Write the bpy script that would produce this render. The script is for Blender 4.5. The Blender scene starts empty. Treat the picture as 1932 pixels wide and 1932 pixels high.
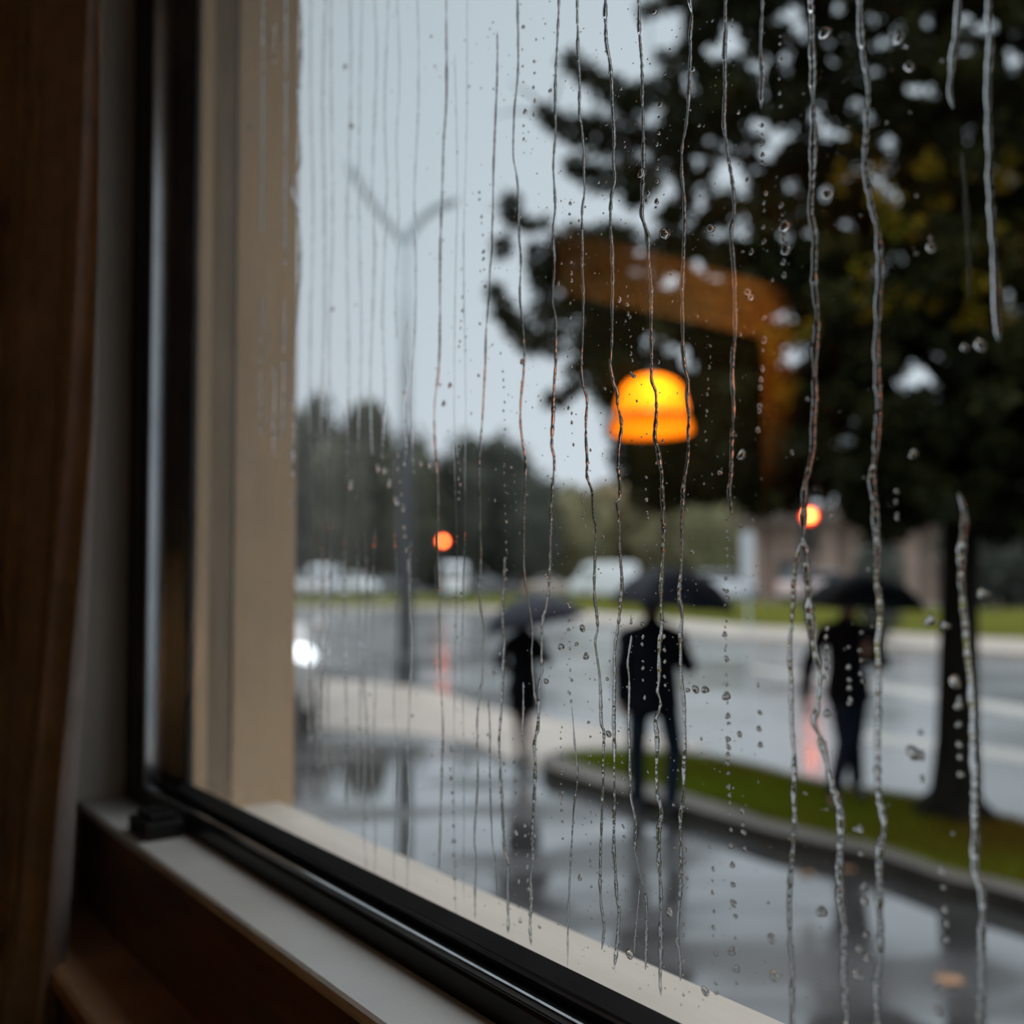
import bpy, bmesh, math, random
from mathutils import Vector, Matrix, noise
rnd = random.Random(7)
C = bpy.context.scene.collection
sc = bpy.context.scene
PI = math.pi

# ---------------------------------------------------------------- camera, sky, exposure
FPX, HORIZ, EYE = 1878.3, 1095.0, 1.88
SHIFT = 58.0                      # rising-front shift of the lens, in pixels
PITCH = math.atan((HORIZ - 966 - SHIFT) / FPX)
cam_d = bpy.data.cameras.new('camera'); cam = bpy.data.objects.new('camera', cam_d); C.objects.link(cam)
cam_d.shift_y = SHIFT / 1932.0; cam_d.lens = 35.0; cam_d.sensor_width = 36.0; cam_d.clip_start = 0.02; cam_d.clip_end = 2000
cam.location = (0, 0, EYE); cam.rotation_euler = (PI / 2 + PITCH, 0, 0)
cam_d.dof.use_dof = True; cam_d.dof.focus_distance = 0.735; cam_d.dof.aperture_fstop = 2.8
sc.camera = cam
sc.view_settings.view_transform = 'Standard'; sc.view_settings.look = 'None'
sc.view_settings.exposure = 0.0; sc.view_settings.gamma = 1.0; sc.view_settings.use_curve_mapping = False
sc.cycles.use_denoising = True
sc.cycles.max_bounces = 12; sc.cycles.diffuse_bounces = 3; sc.cycles.glossy_bounces = 4
sc.cycles.transmission_bounces = 8; sc.cycles.transparent_max_bounces = 16
sc.cycles.sample_clamp_indirect = 20.0
sc.cycles.caustics_reflective = False

w = bpy.data.worlds.new('overcast_sky'); sc.world = w; w.use_nodes = True
wt = w.node_tree; wt.nodes.clear()
wo = wt.nodes.new('ShaderNodeOutputWorld'); wb = wt.nodes.new('ShaderNodeBackground')
tc = wt.nodes.new('ShaderNodeTexCoord'); sp = wt.nodes.new('ShaderNodeSeparateXYZ')
rp = wt.nodes.new('ShaderNodeValToRGB')
wt.links.new(tc.outputs['Generated'], sp.inputs[0]); wt.links.new(sp.outputs[2], rp.inputs[0])
rp.color_ramp.elements[0].position = 0.0; rp.color_ramp.elements[0].color = (0.72, 0.80, 0.88, 1)
rp.color_ramp.elements[1].position = 0.52; rp.color_ramp.elements[1].color = (0.60, 0.69, 0.76, 1)
e_z = rp.color_ramp.elements.new(0.80); e_z.color = (2.6, 2.75, 2.9, 1)
wt.links.new(rp.outputs[0], wb.inputs[0]); wb.inputs[1].default_value = 1.0
wt.links.new(wb.outputs[0], wo.inputs[0])

# ---------------------------------------------------------------- coordinates
# the window runs obliquely past the camera: U along the pane, N outwards
PHI = math.radians(36.5)
U = Vector((-math.sin(PHI), math.cos(PHI), 0)); N = Vector((math.cos(PHI), math.sin(PHI), 0))
DW = 0.5
def W(u, w_, z):            # u along the window, w outwards from the pane, z above eye height
    return U * u + N * (w_ + DW) + Vector((0, 0, z + EYE))
def ray(px, py):
    F = Vector((0, math.cos(PITCH), math.sin(PITCH))); UP = Vector((0, -math.sin(PITCH), math.cos(PITCH)))
    return Vector((1, 0, 0)) * ((px - 966) / FPX) + F - UP * ((py - 966 - SHIFT) / FPX)
CAM = Vector((0, 0, EYE))
def on_ground(px, py, z=0.0):
    r = ray(px, py); return CAM + r * ((z - EYE) / r.z)
def at_depth(px, py, Y):
    r = ray(px, py); return CAM + r * (Y / r.y)
def on_pane(px, py, w_=0.0):   # -> (u, z) on the pane
    r = ray(px, py); t = (DW + w_) / r.dot(N); p = r * t
    return p.dot(U), p.z, t

# ---------------------------------------------------------------- helpers
def setp(o, label=None, cat=None, group=None, kind=None):
    if label: o['label'] = label
    if cat: o['category'] = cat
    if group: o['group'] = group
    if kind: o['kind'] = kind
    return o
def thing(name, loc, label=None, cat=None, group=None, kind=None, rz=0):
    o = bpy.data.objects.new(name, None); C.objects.link(o); o.location = loc; o.rotation_euler = (0, 0, rz)
    o.empty_display_size = 0.1
    return setp(o, label, cat, group, kind)
def link(name, me, m, parent=None, origin=None, smooth=False):
    if m is not None:
        for mm in (m if isinstance(m, (list, tuple)) else [m]): me.materials.append(mm)
    if smooth: me.shade_smooth()
    o = bpy.data.objects.new(name, me); C.objects.link(o)
    if parent is not None: o.parent = parent
    if origin is not None:
        me.transform(Matrix.Translation(-Vector(origin))); o.location = origin
    return o
def fin(name, bm, m, parent=None, origin=None, smooth=False, recalc=True):
    if recalc: bmesh.ops.recalc_face_normals(bm, faces=bm.faces)
    me = bpy.data.meshes.new(name); bm.to_mesh(me); bm.free()
    return link(name, me, m, parent, origin, smooth)
def box(bm, c, s, rot=None, mi=0):
    M = Matrix.Translation(Vector(c)) @ (rot.to_4x4() if rot else Matrix.Identity(4)) @ Matrix.Diagonal((s[0], s[1], s[2], 1))
    r = bmesh.ops.create_cube(bm, size=1.0, matrix=M)
    for f in {f for v in r['verts'] for f in v.link_faces}: f.material_index = mi
    return r['verts']
def bev(bm, wdt, seg=2):
    bmesh.ops.bevel(bm, geom=list(bm.edges), offset=wdt, segments=seg, affect='EDGES', profile=0.5, clamp_overlap=True)
def wbox(bm, u0, u1, w0, w1, z0, z1):
    vs = [bm.verts.new(W(u, w_, z)) for z in (z0, z1) for (u, w_) in ((u0, w0), (u1, w0), (u1, w1), (u0, w1))]
    for f in ((0, 1, 2, 3), (4, 5, 6, 7), (0, 1, 5, 4), (1, 2, 6, 5), (2, 3, 7, 6), (3, 0, 4, 7)):
        bm.faces.new([vs[i] for i in f])
def wprism(bm, prof, a0, a1, axis):     # profile extruded along u (prof in w,z) or along z (prof in u,w)
    rings = []
    for a in (a0, a1):
        rings.append([bm.verts.new(W(a, p[0], p[1]) if axis == 'u' else W(p[0], p[1], a)) for p in prof])
    n = len(prof)
    for i in range(n):
        bm.faces.new((rings[0][i], rings[0][(i + 1) % n], rings[1][(i + 1) % n], rings[1][i]))
    bm.faces.new(rings[0]); bm.faces.new(rings[1][::-1])
def tube(bm, pts, rad, seg=8, cap=True, mi=0):
    pts = [Vector(p) for p in pts]; rad = rad if isinstance(rad, (list, tuple)) else [rad] * len(pts)
    rings = []; prev = None
    for i, p in enumerate(pts):
        d = (pts[min(i + 1, len(pts) - 1)] - pts[max(i - 1, 0)]).normalized()
        if prev is None:
            a = Vector((0, 0, 1)) if abs(d.z) < 0.9 else Vector((1, 0, 0)); x = d.cross(a).normalized()
        else:
            x = (prev - d * prev.dot(d)).normalized()
        prev = x; y = d.cross(x)
        rings.append([bm.verts.new(p + (x * math.cos(2 * PI * k / seg) + y * math.sin(2 * PI * k / seg)) * rad[i]) for k in range(seg)])
    for a, b in zip(rings, rings[1:]):
        for k in range(seg):
            f = bm.faces.new((a[k], a[(k + 1) % seg], b[(k + 1) % seg], b[k])); f.material_index = mi
    if cap:
        bm.faces.new(rings[0][::-1]).material_index = mi; bm.faces.new(rings[-1]).material_index = mi
def lathe(bm, prof, seg=24, c=(0, 0, 0)):
    c = Vector(c); rings = []
    for (r, z) in prof:
        if r < 1e-6: rings.append([bm.verts.new(c + Vector((0, 0, z)))])
        else: rings.append([bm.verts.new(c + Vector((r * math.cos(2 * PI * k / seg), r * math.sin(2 * PI * k / seg), z))) for k in range(seg)])
    for a, b in zip(rings, rings[1:]):
        for k in range(seg):
            k2 = (k + 1) % seg
            if len(a) == 1 and len(b) == 1: continue
            if len(a) == 1: bm.faces.new((a[0], b[k], b[k2]))
            elif len(b) == 1: bm.faces.new((a[k], a[k2], b[0]))
            else: bm.faces.new((a[k], a[k2], b[k2], b[k]))
def ell(bm, c, s, sub=3, rot=None, mi=0):
    M = Matrix.Translation(Vector(c)) @ (rot.to_4x4() if rot else Matrix.Identity(4)) @ Matrix.Diagonal((s[0], s[1], s[2], 1))
    r = bmesh.ops.create_icosphere(bm, subdivisions=sub, radius=1.0, matrix=M)
    for f in {f for v in r['verts'] for f in v.link_faces}: f.material_index = mi
def capsule(bm, a, b, ra, rb, flat=1.0, mi=0):
    a, b = Vector(a), Vector(b); d = b - a; L = d.length; q = d.to_track_quat('Z', 'Y').to_matrix().to_4x4()
    seg = 14; prof = []
    for k in range(4): t = -PI / 2 + k * PI / 8; prof.append((ra * math.cos(t), ra * math.sin(t)))
    for k in range(5): t = k * PI / 8; prof.append((rb * math.cos(t), L + rb * math.sin(t)))
    b2 = bmesh.new(); lathe(b2, [(max(r, 0), z) for r, z in prof], seg)
    b2.transform(Matrix.Translation(a) @ q @ Matrix.Diagonal((1, flat, 1, 1)))
    me = bpy.data.meshes.new('tmp'); b2.to_mesh(me); b2.free(); n0 = len(bm.faces); bm.from_mesh(me); bpy.data.meshes.remove(me)
    bm.faces.ensure_lookup_table()
    for f in bm.faces[n0:]: f.material_index = mi
def remeshed(bm, vox, smooth_it=6, extra=None):
    bmesh.ops.recalc_face_normals(bm, faces=bm.faces)
    me = bpy.data.meshes.new('tmp'); bm.to_mesh(me); bm.free()
    o = bpy.data.objects.new('tmp', me); C.objects.link(o)
    m = o.modifiers.new('r', 'REMESH'); m.mode = 'VOXEL'; m.voxel_size = vox
    s = o.modifiers.new('s', 'SMOOTH'); s.iterations = smooth_it; s.factor = 0.5
    dg = bpy.context.evaluated_depsgraph_get(); ev = o.evaluated_get(dg)
    out = bpy.data.meshes.new_from_object(ev); bpy.data.objects.remove(o); bpy.data.meshes.remove(me)
    return out
def instance_tree(root, loc, rz=0, name=None):
    r = root.copy(); C.objects.link(r); r.location = loc; r.rotation_euler = (0, 0, rz)
    for ch in list(root.children):
        c_ = ch.copy(); C.objects.link(c_); c_.parent = r
        for g in list(ch.children):
            d = g.copy(); C.objects.link(d); d.parent = c_
    return r

# ---------------------------------------------------------------- materials
def mat(name, col, rough=0.6, metal=0.0, var=0.0, vscale=8.0, bump=0.0, bscale=60.0, spec=0.5, ramp=None, stretch=None,
        emit=None, estr=0.0, trans=0.0, rvar=0.0, rscale=2.0, coat=0.0, double=None):
    m = bpy.data.materials.new(name); m.use_nodes = True; nt = m.node_tree; b = nt.nodes['Principled BSDF']
    b.inputs['Base Color'].default_value = (*col, 1); b.inputs['Roughness'].default_value = rough
    b.inputs['Metallic'].default_value = metal; b.inputs['Specular IOR Level'].default_value = spec
    b.inputs['Coat Weight'].default_value = coat
    t = nt.nodes.new('ShaderNodeTexCoord'); mp = nt.nodes.new('ShaderNodeMapping'); nt.links.new(t.outputs['Object'], mp.inputs[0])
    if stretch: mp.inputs['Scale'].default_value = stretch
    if var > 0 or ramp:
        n = nt.nodes.new('ShaderNodeTexNoise'); n.inputs['Scale'].default_value = vscale; n.inputs['Detail'].default_value = 5
        nt.links.new(mp.outputs[0], n.inputs[0]); cr = nt.nodes.new('ShaderNodeValToRGB')
        cr.color_ramp.elements[0].position = 0.3; cr.color_ramp.elements[1].position = 0.7
        c0 = ramp if ramp else tuple(max(0, x * (1 - var)) for x in col); c1 = col if ramp else tuple(min(1, x * (1 + var)) for x in col)
        cr.color_ramp.elements[0].color = (*c0, 1); cr.color_ramp.elements[1].color = (*c1, 1)
        nt.links.new(n.outputs[0], cr.inputs[0]); nt.links.new(cr.outputs[0], b.inputs['Base Color'])
    if rvar > 0:
        n = nt.nodes.new('ShaderNodeTexNoise'); n.inputs['Scale'].default_value = rscale; n.inputs['Detail'].default_value = 3
        nt.links.new(mp.outputs[0], n.inputs[0]); mr = nt.nodes.new('ShaderNodeMapRange')
        mr.inputs[1].default_value = 0.35; mr.inputs[2].default_value = 0.65
        mr.inputs[3].default_value = rough; mr.inputs[4].default_value = rough + rvar
        nt.links.new(n.outputs[0], mr.inputs[0]); nt.links.new(mr.outputs[0], b.inputs['Roughness'])
    if bump > 0:
        n = nt.nodes.new('ShaderNodeTexNoise'); n.inputs['Scale'].default_value = bscale; n.inputs['Detail'].default_value = 4
        nt.links.new(mp.outputs[0], n.inputs[0]); bp = nt.nodes.new('ShaderNodeBump'); bp.inputs['Strength'].default_value = bump
        bp.inputs['Distance'].default_value = 0.01
        nt.links.new(n.outputs[0], bp.inputs['Height']); nt.links.new(bp.outputs[0], b.inputs['Normal'])
    if emit: b.inputs['Emission Color'].default_value = (*emit, 1); b.inputs['Emission Strength'].default_value = estr
    if trans > 0:
        tr = nt.nodes.new('ShaderNodeBsdfTranslucent'); tr.inputs[0].default_value = (*col, 1)
        mx = nt.nodes.new('ShaderNodeMixShader'); mx.inputs[0].default_value = trans
        out = nt.nodes['Material Output']
        nt.links.new(b.outputs[0], mx.inputs[1]); nt.links.new(tr.outputs[0], mx.inputs[2]); nt.links.new(mx.outputs[0], out.inputs[0])
    return m

M = {}
M['white_paint'] = mat('sill_paint', (0.58, 0.57, 0.54), 0.32, var=0.10, vscale=6, bump=0.08, bscale=90, stretch=(1, 1, 1))
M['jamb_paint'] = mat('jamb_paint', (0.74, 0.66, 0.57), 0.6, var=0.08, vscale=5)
M['brown_wood'] = mat('brown_wood', (0.10, 0.040, 0.012), 0.42, var=0.35, vscale=7, stretch=(1, 1, 8), bump=0.05)
M['ledge_wood'] = mat('ledge_wood', (0.38, 0.22, 0.12), 0.4, var=0.3, vscale=7, bump=0.05)
M['black_frame'] = mat('black_aluminium', (0.006, 0.006, 0.007), 0.30, var=0.2, vscale=20, spec=0.18)
M['satin_frame'] = mat('satin_aluminium', (0.50, 0.51, 0.53), 0.20, metal=1.0, var=0.1, vscale=12)
M['dark_frame'] = mat('charcoal_aluminium', (0.035, 0.037, 0.040), 0.35, var=0.2, vscale=14, spec=0.25)
M['black_plastic'] = mat('black_plastic', (0.008, 0.008, 0.008), 0.5, spec=0.25, bump=0.05, bscale=300)
M['stone'] = mat('limestone', (0.90, 0.74, 0.58), 0.55, var=0.10, vscale=9, bump=0.25, bscale=160)
M['stucco'] = mat('tan_stucco', (0.62, 0.42, 0.23), 1.0, spec=0.05, var=0.10, vscale=4, bump=0.3, bscale=140)
M['groove'] = mat('brown_sealant', (0.26, 0.165, 0.075), 1.0, spec=0.0, var=0.15, vscale=9)
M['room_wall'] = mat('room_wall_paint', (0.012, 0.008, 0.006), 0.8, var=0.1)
M['room_floor'] = mat('room_floor_wood', (0.08, 0.04, 0.02), 0.4, var=0.3, stretch=(1, 8, 1))
M['ceiling'] = mat('ceiling_paint', (0.30, 0.27, 0.23), 0.9, var=0.05)
M['oak'] = mat('orange_oak', (0.66, 0.24, 0.02), 0.5, var=0.25, vscale=5, stretch=(1, 1, 6))
M['curtain'] = mat('brown_curtain', (0.24, 0.19, 0.165), 0.9, var=0.15, vscale=30, bump=0.3, bscale=500, trans=0.25)
M['asphalt'] = mat('wet_asphalt', (0.21, 0.215, 0.22), 0.11, spec=0.9, var=0.22, vscale=0.35, rvar=0.14, rscale=0.35, bump=0.06, bscale=14)
M['pavement'] = mat('wet_pavement', (0.060, 0.058, 0.057), 0.05, spec=1.0, coat=0.7, var=0.55, vscale=0.6, rvar=0.22, rscale=0.8, bump=0.10, bscale=5, stretch=(0.5, 1, 1))
M['concrete'] = mat('wet_concrete', (0.36, 0.31, 0.265), 0.35, var=0.15, vscale=1.2, rvar=0.2, bump=0.1, bscale=40)
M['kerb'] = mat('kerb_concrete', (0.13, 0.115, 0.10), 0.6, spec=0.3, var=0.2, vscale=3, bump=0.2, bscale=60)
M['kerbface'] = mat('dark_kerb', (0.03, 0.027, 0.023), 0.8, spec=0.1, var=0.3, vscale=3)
M['paint'] = mat('road_paint', (0.33, 0.31, 0.28), 0.4, var=0.12, vscale=6)
M['soil'] = mat('lawn_soil', (0.12, 0.15, 0.008), 1.0, spec=0.0, var=0.3, vscale=1.0, ramp=(0.07, 0.055, 0.01))
M['verge'] = mat('far_lawn', (0.085, 0.088, 0.018), 1.0, spec=0.0, var=0.3, vscale=0.7)
M['bark'] = mat('dark_bark', (0.010, 0.0085, 0.006), 0.95, spec=0.15, var=0.5, vscale=12, stretch=(1, 1, 0.25), bump=0.6, bscale=25)
M['grey_metal'] = mat('galvanised_pole', (0.42, 0.46, 0.49), 0.5, metal=0.1, var=0.1, vscale=3)
M['dark_metal'] = mat('dark_pole', (0.05, 0.055, 0.06), 0.5, var=0.2)
M['signal_black'] = mat('signal_housing', (0.02, 0.022, 0.02), 0.5, var=0.2)
M['lens_red'] = mat('lit_red_lens', (0.8, 0.05, 0.02), 0.3, emit=(1.0, 0.17, 0.035), estr=34.0)
M['lens_rim'] = mat('red_lens_rim', (0.8, 0.02, 0.01), 0.3, emit=(1.0, 0.03, 0.008), estr=5.0)
M['lens_off'] = mat('unlit_lens', (0.03, 0.03, 0.02), 0.2)
M['amber_bulb'] = mat('glowing_bulb', (1, 0.8, 0.4), 0.4, emit=(1.0, 0.62, 0.16), estr=7.0)
M['coat'] = mat('black_coat', (0.004, 0.0045, 0.006), 0.95, spec=0.05, var=0.3, vscale=14, bump=0.3, bscale=60)
M['coat_grey'] = mat('charcoal_jacket', (0.005, 0.0055, 0.008), 0.95, spec=0.05, var=0.3, vscale=14, bump=0.3, bscale=60)
M['denim'] = mat('dark_blue_denim', (0.008, 0.013, 0.022), 0.95, spec=0.08, var=0.25, vscale=25, bump=0.2, bscale=150)
M['skin'] = mat('skin', (0.30, 0.15, 0.10), 0.55, var=0.1, vscale=10)
M['legskin'] = mat('brown_stockings', (0.16, 0.09, 0.065), 0.6, var=0.1, vscale=10)
M['hair'] = mat('dark_hair', (0.015, 0.010, 0.008), 0.6, var=0.3, vscale=30, stretch=(1, 1, 0.2), bump=0.4, bscale=80)
M['shoe'] = mat('black_leather', (0.01, 0.01, 0.01), 0.35, bump=0.1)
M['eye'] = mat('eye_white', (0.7, 0.68, 0.65), 0.2)
M['lip'] = mat('lip', (0.35, 0.10, 0.08), 0.5)
M['umb'] = mat('navy_umbrella_cloth', (0.008, 0.011, 0.019), 0.6, spec=0.18, var=0.2, vscale=8)
M['umb_black'] = mat('black_umbrella_cloth', (0.003, 0.004, 0.006), 0.6, spec=0.15, var=0.2, vscale=8)
M['chrome'] = mat('steel', (0.4, 0.4, 0.42), 0.3, metal=1.0)
M['rubber'] = mat('tyre_rubber', (0.012, 0.012, 0.012), 0.8)
M['car_glass'] = mat('car_glass', (0.02, 0.025, 0.03), 0.08, spec=0.8)
M['headlamp'] = mat('lit_headlamp', (0.9, 0.9, 0.9), 0.2, emit=(0.85, 0.93, 1.0), estr=3.0)
M['tail'] = mat('red_tail_lamp', (0.5, 0.02, 0.02), 0.3, emit=(1, 0.1, 0.06), estr=0.6)
M['plate'] = mat('light_plate', (0.6, 0.6, 0.58), 0.5)
M['leaf_litter'] = mat('orange_leaf', (0.38, 0.21, 0.12), 0.5, var=0.3, vscale=20)
M['building'] = mat('beige_brick', (0.34, 0.25, 0.20), 0.9, var=0.15, vscale=1.5)
M['building_dark'] = mat('brown_opening', (0.10, 0.065, 0.05), 0.6, var=0.3, vscale=0.6)
M['building_roof'] = mat('brown_roof', (0.12, 0.09, 0.075), 0.9, var=0.2, vscale=1)
M['sign_grey'] = mat('pale_grey_metal', (0.50, 0.53, 0.56), 0.5, var=0.05)
nt_ = M['pavement'].node_tree; b_ = nt_.nodes['Principled BSDF']; t_ = nt_.nodes.new('ShaderNodeTexCoord'); m_ = nt_.nodes.new('ShaderNodeMapping')
m_.inputs['Scale'].default_value = (0.45, 1.0, 1.0); n_ = nt_.nodes.new('ShaderNodeTexNoise'); n_.inputs['Scale'].default_value = 1.15; n_.inputs['Detail'].default_value = 2.5
k_ = nt_.nodes.new('ShaderNodeMapRange'); k_.interpolation_type = 'SMOOTHSTEP'; k_.inputs[1].default_value = .44; k_.inputs[2].default_value = .60; k_.inputs[3].default_value = .04; k_.inputs[4].default_value = .30
nt_.links.new(t_.outputs['Object'], m_.inputs[0]); nt_.links.new(m_.outputs[0], n_.inputs[0]); nt_.links.new(n_.outputs[0], k_.inputs[0]); nt_.links.new(k_.outputs[0], b_.inputs['Roughness'])
k2 = nt_.nodes.new('ShaderNodeMapRange'); k2.inputs[1].default_value = .44; k2.inputs[2].default_value = .60; k2.inputs[3].default_value = 1.0; k2.inputs[4].default_value = .55
k3 = nt_.nodes.new('ShaderNodeMapRange'); k3.inputs[1].default_value = .44; k3.inputs[2].default_value = .60; k3.inputs[3].default_value = 1.0; k3.inputs[4].default_value = .05
nt_.links.new(n_.outputs[0], k3.inputs[0]); nt_.links.new(k3.outputs[0], b_.inputs['Coat Weight'])
nt_.links.new(n_.outputs[0], k2.inputs[0]); nt_.links.new(k2.outputs[0], b_.inputs['Specular IOR Level'])
def car_paint(name, c): return mat(name, c, 0.25, coat=0.6, var=0.03, vscale=2)
def leafmat(name, cols, trans=0.35):
    m = bpy.data.materials.new(name); m.use_nodes = True; nt = m.node_tree; b = nt.nodes['Principled BSDF']
    b.inputs['Roughness'].default_value = 0.75; b.inputs['Specular IOR Level'].default_value = 0.15
    a = nt.nodes.new('ShaderNodeAttribute'); a.attribute_name = 'tone'; a.attribute_type = 'GEOMETRY'
    cr = nt.nodes.new('ShaderNodeValToRGB'); cr.color_ramp.elements[0].position = 0; cr.color_ramp.elements[0].color = (*cols[0], 1)
    cr.color_ramp.elements[1].position = 1; cr.color_ramp.elements[1].color = (*cols[-1], 1)
    for i, c in enumerate(cols[1:-1]):
        e = cr.color_ramp.elements.new((i + 1) / (len(cols) - 1)); e.color = (*c, 1)
    nt.links.new(a.outputs['Fac'], cr.inputs[0]); nt.links.new(cr.outputs[0], b.inputs['Base Color'])
    tr = nt.nodes.new('ShaderNodeBsdfTranslucent'); nt.links.new(cr.outputs[0], tr.inputs[0])
    mx = nt.nodes.new('ShaderNodeMixShader'); mx.inputs[0].default_value = trans
    nt.links.new(b.outputs[0], mx.inputs[1]); nt.links.new(tr.outputs[0], mx.inputs[2])
    nt.links.new(mx.outputs[0], nt.nodes['Material Output'].inputs[0])
    return m
M['leaf'] = leafmat('green_leaves', [(0.010, 0.013, 0.005), (0.020, 0.024, 0.006), (0.05, 0.05, 0.010), (0.13, 0.07, 0.012)], 0.3)
M['leaf_autumn'] = leafmat('autumn_leaves', [(0.17, 0.17, 0.010), (0.40, 0.22, 0.015), (0.34, 0.13, 0.008)], 0.3)
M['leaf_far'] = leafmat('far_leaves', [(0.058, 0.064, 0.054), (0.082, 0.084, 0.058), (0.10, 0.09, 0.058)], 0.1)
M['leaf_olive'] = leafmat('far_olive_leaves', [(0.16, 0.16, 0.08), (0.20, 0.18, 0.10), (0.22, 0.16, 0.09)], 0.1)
M['grassm'] = leafmat('grass_blades', [(0.11, 0.06, 0.006), (0.11, 0.125, 0.006), (0.15, 0.22, 0.006)], 0.25)

def water_mat():
    m = bpy.data.materials.new('rain_water'); m.use_nodes = True; nt = m.node_tree; nt.nodes.clear()
    o = nt.nodes.new('ShaderNodeOutputMaterial'); g = nt.nodes.new('ShaderNodeBsdfGlass'); g.inputs['IOR'].default_value = 1.333
    g.inputs['Roughness'].default_value = 0.0; g.inputs['Color'].default_value = (1, 1, 1, 1)
    nt.links.new(g.outputs[0], o.inputs[0]); return m
M['water'] = water_mat()
def pane_mat():
    m = bpy.data.materials.new('window_glass'); m.use_nodes = True; nt = m.node_tree; nt.nodes.clear()
    L = nt.links.new
    o = nt.nodes.new('ShaderNodeOutputMaterial'); tr = nt.nodes.new('ShaderNodeBsdfTransparent'); tr.inputs[0].default_value = (0.985, 0.99, 0.985, 1)
    gl = nt.nodes.new('ShaderNodeBsdfGlossy'); gl.inputs['Roughness'].default_value = 0.0
    fr = nt.nodes.new('ShaderNodeFresnel'); ge = nt.nodes.new('ShaderNodeNewGeometry'); io = nt.nodes.new('ShaderNodeMapRange')
    io.inputs[3].default_value = 1.5; io.inputs[4].default_value = 1 / 1.5; L(ge.outputs['Backfacing'], io.inputs[0]); L(io.outputs[0], fr.inputs[0])
    mx = nt.nodes.new('ShaderNodeMixShader'); L(fr.outputs[0], mx.inputs[0]); L(tr.outputs[0], mx.inputs[1]); L(gl.outputs[0], mx.inputs[2])
    # condensation in vertical runs, thickened towards the far jamb as painted outdoor haze
    uv = nt.nodes.new('ShaderNodeUVMap'); sp = nt.nodes.new('ShaderNodeSeparateXYZ'); L(uv.outputs[0], sp.inputs[0])
    mr = nt.nodes.new('ShaderNodeMapRange'); mr.interpolation_type = 'SMOOTHSTEP'
    mr.inputs[1].default_value = 0.72; mr.inputs[2].default_value = 1.30; L(sp.outputs[0], mr.inputs[0])
    mp = nt.nodes.new('ShaderNodeMapping'); mp.inputs['Scale'].default_value = (70, 0.9, 1); L(uv.outputs[0], mp.inputs[0])
    n = nt.nodes.new('ShaderNodeTexNoise'); n.inputs['Detail'].default_value = 3; L(mp.outputs[0], n.inputs[0])
    m2 = nt.nodes.new('ShaderNodeMapRange'); m2.inputs[1].default_value = 0.35; m2.inputs[2].default_value = 0.7
    m2.inputs[3].default_value = 0.02; m2.inputs[4].default_value = 0.085; L(n.outputs[0], m2.inputs[0])
    mu = nt.nodes.new('ShaderNodeMath'); mu.operation = 'MULTIPLY'; L(mr.outputs[0], mu.inputs[0]); L(m2.outputs[0], mu.inputs[1])
    tl = nt.nodes.new('ShaderNodeBsdfTranslucent'); tl.inputs[0].default_value = (0.9, 0.9, 0.9, 1)
    m3 = nt.nodes.new('ShaderNodeMixShader'); L(mu.outputs[0], m3.inputs[0]); L(mx.outputs[0], m3.inputs[1]); L(tl.outputs[0], m3.inputs[2])
    L(m3.outputs[0], o.inputs[0]); return m
M['pane'] = pane_mat()

# ================================================================ the room and the window
ZT, ZB = 1.05, -0.305            # daylight opening of the pane above / below eye height
UL, UR = 1.478, -0.75            # left (far) and right (near) edge of the pane
FLOOR, CEIL = -1.43, 1.38        # room floor and ceiling relative to the eye
WIN = -0.045                     # room side of the window frame
def struct(name, bm, m, **k):
    o = fin(name, bm, m, **k); o['kind'] = 'structure'; return o

bm = bmesh.new(); wbox(bm, -2.2, 3.0, -4.3, 0.14, FLOOR - 0.1, FLOOR); struct('floor', bm, M['room_floor'])
bm = bmesh.new(); wbox(bm, -2.2, 3.0, -4.3, 0.14, CEIL, CEIL + 0.1); struct('ceiling', bm, M['ceiling'])
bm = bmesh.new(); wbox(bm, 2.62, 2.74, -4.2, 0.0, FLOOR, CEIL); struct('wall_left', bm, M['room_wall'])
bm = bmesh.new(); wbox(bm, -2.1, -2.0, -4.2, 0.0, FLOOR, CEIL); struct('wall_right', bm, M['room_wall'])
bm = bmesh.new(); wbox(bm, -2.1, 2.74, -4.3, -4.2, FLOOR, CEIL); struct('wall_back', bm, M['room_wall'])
# wall around the window: room lining
JU = 1.655
bm = bmesh.new()
wbox(bm, JU, 2.62, -0.118, 0.14, FLOOR, CEIL)         # left of the reveal
wbox(bm, -2.0, -0.85, -0.118, 0.14, FLOOR, CEIL)
wbox(bm, -0.85, JU, -0.05, 0.14, FLOOR, -0.345)
wbox(bm, -0.85, JU, -0.118, 0.14, ZT + 0.06, CEIL)
struct('wall_window', bm, M['jamb_paint'])
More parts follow.
